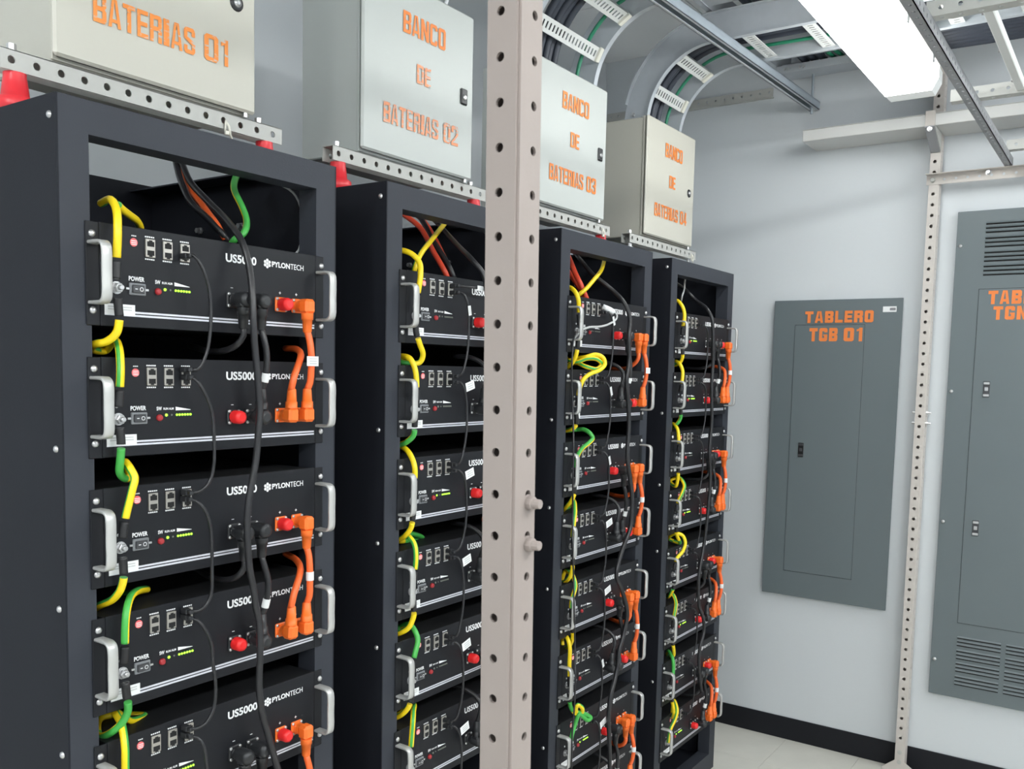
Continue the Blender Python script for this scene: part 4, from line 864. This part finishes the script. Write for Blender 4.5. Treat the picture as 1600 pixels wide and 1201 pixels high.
# ================================================================== wall panels
def wy(y): return -1.31712 + (y + 1.31712) * .9935
def wz(z): return 1.5676 + (z - 1.5676) * .9935
XF = 3.035
def panel(name, label, y0, y1, z0, z1, dy0, dy1, dz0, dz1, lines, latches, screws, louvers=()):
    t = thing(name, label, 'panel', (XF, 0, 0), 'grey electrical panels on the wall')
    b = MB(); b.box(.006, .0245, y1 + .006, y0 - .006, z0 + .006, z1 - .006); build('back_box', b, 'greyedge', t)
    b = MB(); b.box(0, .006, y1, y0, z0, z1, .0015); build('trim', b, 'grey', t)
    b = MB(); b.box(-.0004, .001, dy1 - .0012, dy0 + .0012, dz0 - .0014, dz1 + .0014); build('door_gap', b, 'hole', t)
    b = MB(); b.box(-.0022, .002, dy1, dy0, dz0, dz1, .0008); dr = build('door', b, 'grey', t)
    b = MB()
    for (s, a0, a1, c0, c1) in lines: sign(b, s, -a0, -a1, c0, c1, WALLF(-.0027), .38, .25, .20)
    build('lettering', b, 'ostencil', dr)
    for (ly, lz, mt) in latches:
        b = MB(); b.box(-.005, -.002, ly - .011, ly + .011, lz - .030, lz + .030, .001); lt = build('latch', b, mt, dr)
        b = MB(); b.box(-.008, -.004, ly - .010, ly + .010, lz - .027, lz - .018, .001); b.box(-.008, -.004, ly - .010, ly + .010, lz + .018, lz + .027, .001); b.box(-.007, -.004, ly - .006, ly + .006, lz - .006, lz + .008, .001)
        build('latch_slide', b, 'nickel' if mt == 'rock' else 'rock', lt)
    for (sy, sz) in screws:
        b = MB(); b.lathe((0, sy, sz), (-1, 0, 0), [(0, .007), (.003, .0065), (.005, .003)], 10); build('trim_screw', b, 'nickel', t)
    for (a0, a1, zc) in louvers:
        b = MB()
        b.box(-.0006, .001, a1, a0, zc - .0045, zc + .0045)
        v = [(-.0002, a0, zc + .0062), (-.0002, a1, zc + .0062), (-.005, a1, zc + .0012), (-.005, a0, zc + .0012), (-.0042, a0, zc + .0004), (-.0042, a1, zc + .0004)]
        b.add(v, [(0, 1, 2, 3), (3, 2, 5, 4), (0, 3, 4), (1, 5, 2)], 1)
        build('louver', b, ['hole', 'grey'], t)
    return t
lv = []
for c0 in (2.139, 2.086, 2.033, 1.982):
    for d in (-.0155, 0, .0155):
        for a0, a1 in ((-.795, -.945), (-.962, -1.112)): lv.append((wy(a0), wy(a1), wz(c0 + d)))
for c0 in (.557, .505, .455, .402):
    for d in (-.0145, 0, .0145):
        for a0, a1 in ((-.787, -.939), (-.956, -1.108)): lv.append((wy(a0), wy(a1), wz(c0 + d)))
t1 = panel('distribution_panel', 'smaller slate grey wall panel lettered TABLERO TGB 01', wy(-.004), wy(-.518), wz(.631), wz(1.888), wy(-.096), wy(-.377), wz(.739), wz(1.784),
      [('TABLERO', wy(-.136), wy(-.410), wz(1.793), wz(1.841)), ('TGB', wy(-.157), wy(-.272), wz(1.717), wz(1.772)), ('01', wy(-.297), wy(-.375), wz(1.717), wz(1.772))], [(wy(-.145), wz(1.261), 'hole')], [])
b = MB(); b.box(-.001, .0005, wy(-.495), wy(-.444), wz(1.833), wz(1.855)); b.box(-.0013, -.0008, wy(-.492), wy(-.470), wz(1.839), wz(1.849), m=1); build('rating_sticker', b, ['sticker', 'ink'], t1)
t2 = panel('distribution_panel', 'taller slate grey wall panel with louvre slots, lettered TABLERO, cut by the frame edge', wy(-.696), wy(-1.205), wz(.332), wz(2.205), wy(-.785), wy(-1.11), wz(.630), wz(1.912),
      [('TABLERO', wy(-.818), wy(-1.078), wz(1.855), wz(1.905)), ('TGN', wy(-.838), wy(-.950), wz(1.797), wz(1.847)), ('01', wy(-.975), wy(-1.055), wz(1.797), wz(1.847))],
      [(wy(-.832), wz(1.537), 'rock'), (wy(-.826), wz(1.006), 'rock')], [(wy(-.711), wz(z)) for z in (2.077, 1.526, 1.019, .471)], lv)

# ================================================================== overhead: cable ladders, bends, struts
def arc_pts(R, a0, a1, n, cy=-.05, cz=2.45):
    return [(cy + R * math.cos(a0 + (a1 - a0) * i / n), cz + R * math.sin(a0 + (a1 - a0) * i / n)) for i in range(n + 1)]
RI, RO = .235, .333
OR5 = ['first', 'second', 'third', 'fourth', 'fifth', 'sixth', 'seventh']
def bend_rail(t, x, side, yend=-2.1, a_fl=0.0):
    n = 22
    inn = [(-.05 + RI, 2.452)] + arc_pts(RI, 0, PI / 2, n) + [(yend, 2.45 + RI)]
    out = [(-.05 + RO, 2.452)] + arc_pts(RO, 0, PI / 2, n) + [(yend, 2.45 + RO)]
    b = MB(); K = len(inn); th = .0025
    v = [(x, p[0], p[1]) for p in inn] + [(x, p[0], p[1]) for p in out] + [(x + side * th, p[0], p[1]) for p in inn] + [(x + side * th, p[0], p[1]) for p in out]
    f = []
    for i in range(K - 1):
        f += [(i, i + 1, K + i + 1, K + i), (2 * K + i, 3 * K + i, 3 * K + i + 1, 2 * K + i + 1)]
    b.add(v, f)
    for R, sgn in ((RI, 1), (RO, -1)):
        a0 = a_fl if sgn < 0 else 0
        p1 = arc_pts(R, a0, PI / 2, n) + [(yend, 2.45 + R)]; p2 = arc_pts(R + sgn * .003, a0, PI / 2, n) + [(yend, 2.45 + R + sgn * .003)]
        K2 = len(p1); v = []
        for xx in (x - side * .0005, x + side * .020): v += [(xx, p[0], p[1]) for p in p1] + [(xx, p[0], p[1]) for p in p2]
        f = []
        for i in range(K2 - 1):
            f += [(i, i + 1, K2 + i + 1, K2 + i), (2 * K2 + i, 3 * K2 + i, 3 * K2 + i + 1, 2 * K2 + i + 1), (i, 2 * K2 + i, 2 * K2 + i + 1, i + 1), (K2 + i, K2 + i + 1, 3 * K2 + i + 1, 3 * K2 + i)]
        f += [(0, K2, 3 * K2, 2 * K2), (K2 - 1, 3 * K2 - 1, 4 * K2 - 1, 2 * K2 - 1)]
        b.add(v, f)
    return build('side_rail', b, 'galv', t)
def bend(xl, xr, label, cname, k):
    t = thing('cable_ladder_bend', label, 'cable ladder', (0, 0, 0), 'curved cable ladder bends over the enclosures')
    bend_rail(t, xl, -1, a_fl=.23); bend_rail(t, xr, 1)
    for a in (.485, 1.02):
        ca, sa = math.cos(a), math.sin(a); r0 = RI + .006
        tan = Vector((0, -sa, ca)); rad = Vector((0, ca, sa))
        o = Vector((xl, -.05, 2.45)) + rad * r0 - tan * .021
        b = MB(); b.perf(o, (1, 0, 0), tan, xr - xl, .042, .0185, .004, .0018, first=.012, slot=(.0075, .019)); 
        for e in (0, .042): 
            p = o + tan * e
            b.add([p, p + Vector((xr - xl, 0, 0)), p + Vector((xr - xl, 0, 0)) + rad * .014, p + rad * .014], [(0, 1, 2, 3), (3, 2, 1, 0)])
        g = build('rung', b, 'galvw', t)
        b = MB(); q = o + Vector((xr - xl - .012, 0, 0)) + tan * .021; b.box(-.009, .009, -.004, .004, -.020, .024, .001); c_ = build('rung_clip', b, 'tie', g, q - rad * .004); c_.rotation_euler = (a - PI / 2 + PI / 2, 0, 0)
    for y in (-.16, -.36, -.56, -.76, -.96, -1.16, -1.36):
        b = MB(); b.perf((xl, y + .02, 2.45 + RI + .006), (1, 0, 0), (0, -1, 0), xr - xl, .042, .0185, .004, .0018, first=.012, slot=(.0075, .019)); build('rung', b, 'galvw', t)
    b = MB()
    for (rr, a) in ((.255, .10), (.30, .13), (.28, .05)):
        p = (xl - .0025, -.05 + rr * math.cos(a), 2.45 + rr * math.sin(a)); b.lathe(p, (-1, 0, 0), [(0, .008), (.002, .008), (.0021, .006), (.008, .005)], 8, 0, False)
    build('splice_bolt', b, 'nickel', t)
    b = MB()
    for (rr, a) in ((.262, .06), (.285, .06)):
        p = (xr - .0005, -.05 + rr * math.cos(a), 2.45 + rr * math.sin(a)); b.lathe(p, (-1, 0, 0), [(0, .007), (.002, .007), (.0021, .006), (.008, .005)], 8, 0, False)
    build('splice_bolt', b, 'nickel', t)
    for j in range(5):
        R = RI + .034 + .006 * (j % 2); xx = xl + (.026 if xr - xl < .3 else .070) + .0245 * j
        pts = [(xx, -.05 + R, 2.459), (xx, -.05 + R, 2.47)] + [(xx, p[0], p[1]) for p in arc_pts(R, .1, PI / 2, 8)] + [(xx, -.3, 2.45 + R), (xx, -2.1, 2.45 + R)]
        cable('feeder_cable', pts, .0115, 'darkcable', f'{OR5[j]} dark feeder cable from the near side rail on the ladder above the {cname}', group=f'dark feeder cables above the {cname}', raw=True, step=.02)
    xx = xr - .062; R = RI + .028
    pts = [(xx, -.05 + R, 2.459), (xx, -.05 + R, 2.47)] + [(xx, p[0], p[1]) for p in arc_pts(R, .1, PI / 2, 8)] + [(xx + .01, -.3, 2.45 + R), (xx + .02, -.7, 2.45 + R), (xx + .02, -2.1, 2.45 + R)]
    cable('earth_lead', pts, .0062, 'teal', f'green earth lead on the curved ladder above the {cname}', raw=True, step=.02)
bend(1.440, 1.800, 'curved steel cable ladder bending down to the third enclosure', 'third enclosure', 2)
bend(2.200, 2.447, 'curved steel cable ladder bending down to the farthest enclosure', 'farthest enclosure', 3)

# long ladder along the row
t = thing('cable_ladder', 'long steel cable ladder overhead, running along the racks to the end wall', 'cable ladder', (0, 0, 0))
LZ = 2.792
for y, sd in ((-.035, 1), (-.50, -1)):
    b = MB(); b.box(-1.5, 3.03, y - .0015, y + .0015, LZ, LZ + .09); b.box(-1.5, 3.03, y, y + sd * .018, LZ, LZ + .003); b.box(-1.5, 3.03, y, y + sd * .018, LZ + .087, LZ + .09); build('side_rail', b, 'galv', t)
rb = MB(); rb.box(-.045, .045, -.4985, -.0365, 0, .002); rb.box(-.045, -.043, -.4985, -.0365, 0, .022); rb.box(.043, .045, -.4985, -.0365, 0, .022)
rm = rb.mesh('rung', 'galv')
for i in range(14): obj('rung', rm, t, (2.965 - .21 * i, 0, LZ + .004))
b = MB(); b.box(2.86, 3.04, -.50, -.034, LZ - .004, LZ - .001); b.box(2.856, 2.860, -.50, -.034, LZ - .03, LZ - .001); build('end_plate', b, 'galv', t)
b = MB()
for y in (-.07, -.085, -.13, -.145): b.lathe((2.856, y, LZ - .016), (-1, 0, 0), [(0, .006), (.006, .005)], 8)
build('end_bolt', b, 'nickel', t)
for j, (y, r, m_) in enumerate([(-.13, .013, 'darkcable'), (-.165, .013, 'darkcable'), (-.20, .013, 'darkcable'), (-.335, .013, 'darkcable'), (-.37, .013, 'darkcable')]):
    pts = [(-1.4, y, LZ + .020), (.6, y + .004, LZ + .020), (1.4, y, LZ + .0205), (2.2, y - .012, LZ + .020), (2.98, y - .005, LZ + .020)]
    cable('feeder_cable', pts, r, m_, f'{OR5[j]} dark feeder cable from the rack side on the long overhead ladder', group='dark feeder cables on the long ladder', raw=True, step=.1)
for j, y in enumerate((-.255, -.285)):
    pts = [(-1.4, y, LZ + .014), (1.0, y, LZ + .014), (2.0, y - .02, LZ + .014), (2.5, y + .03, LZ + .014), (2.98, y, LZ + .014)]
    cable('earth_lead', pts, .0075, 'teal', f'green earth lead along the long overhead ladder, {["rack side one", "aisle side one"][j]}', group='green earth leads on the long ladder', raw=True, step=.1)
for xx, y in ((2.33, -.27), (2.57, -.24)):
    b = MB()
    for dx in (-.012, .012): b.tube([(dx - .006, .03, .006), (dx, .012, -.014), (dx + .003, -.002, -.016), (dx + .012, -.02, -.014), (dx + .02, -.03, -.026)], .003, 6)
    tag(build('cable_tie', b, 'tie', None, (xx, y, LZ)), 'pale cable tie under the overhead ladder, ' + ('near the lamp' if xx > 2.5 else 'farther from the wall'), 'cable tie', 'pale ties under the long ladder')

# strut channel under the bends
t = thing('strut_channel', 'galvanised strut channel slanting overhead below the ladders, ending near the end wall', 'strut', (0, 0, 0))
def obox(b, p0, p1, y0, y1, z0, z1):
    v = []
    for (x, y) in (p0, p1):
        for (a, c) in ((y0, z0), (y1, z0), (y1, z1), (y0, z1)): v.append((x, y + a, 2.652 + c))
    return b.add(v, [(0, 1, 2, 3), (7, 6, 5, 4), (0, 4, 5, 1), (1, 5, 6, 2), (2, 6, 7, 3), (3, 7, 4, 0)])
P0, P1 = (.9, -.020), (3.035, -.120)
b = MB(); obox(b, P0, P1, -.0025, 0, 0, .030); build('side_wall', b, 'galvdk', t)
b = MB(); obox(b, P0, P1, -.041, -.0385, 0, .030); build('side_wall', b, 'galvdk', t)
b = MB(); obox(b, P0, P1, -.041, 0, .028, .0305); build('channel_web', b, 'galvdk', t)
b = MB(); obox(b, P0, P1, -.0105, 0, 0, .002); obox(b, P0, P1, -.041, -.0305, 0, .002); build('lip', b, 'galv', t)
b = MB(); b.lathe((3.0, -.139, 2.63), (0, 0, 1), [(0, .005), (LZ - .006 - 2.63, .005)], 8); build('threaded_rod', b, 'galvdk', t)

# overhead frame at the far right
def yangle(x, y0, y1, z, label, h=.034, d=.036):
    t = thing('overhead_angle', label, 'rail', (x, 0, 0), 'cream perforated angles across the aisle')
    b = MB(); b.perf((0, y0, z), (0, -1, 0), (0, 0, 1), y0 - y1, h, .0397, .0052, .0025, first=.03); build('front_leg', b, 'perf', t)
    b = MB(); b.perf((0, y0, z), (0, -1, 0), (-1, 0, 0), y0 - y1, .0001, .0397, .00001, .0001) if False else None
    b = MB(); b.perf((d, y0, z), (0, -1, 0), (-1, 0, 0), y0 - y1, d - .0026, .0397, .0052, .0025, first=.03); build('bottom_leg', b, 'perf', t)
yangle(1.470, -.862, -2.0, 2.3760, 'cream perforated angle overhead, nearest of those resting across the long grey bar')
yangle(2.172, -.80, -2.0, 2.3760, 'cream perforated angle overhead, middle of those resting across the long grey bar')
yangle(2.872, -.868, -2.0, 2.3760, 'cream perforated angle overhead, beside the end wall')
t = thing('cross_tube', 'short galvanised tube joining two overhead cream angles', 'rail', (0, 0, 0))
b = MB(); b.box(1.508, 2.171, -.992, -.970, 2.381, 2.403, .002); build('tube_body', b, 'galvw', t)
b = MB()
for xx in (1.55, 1.83, 2.10): b.lathe((xx, -.969, 2.392), (0, 1, 0), [(0, .006), (.005, .005)], 8)
build('tube_screw', b, 'nickel', t)
for j in range(7):
    xx = 2.495 + j * .037
    cable('feeder_cable', [(xx, -.56, ZC - .02), (xx, -.56, 2.86), (xx, -.575, 2.77), (xx, -.63, 2.727), (xx, -.73, 2.72), (xx + .004, -1.4, 2.72), (xx, -2.3, 2.72)], .018, 'darkcable', f'{OR5[j]} thick dark cable from the farthest ladder bend, running past the lit luminaire', group='thick dark cables beyond the luminaire', raw=True, step=.06)
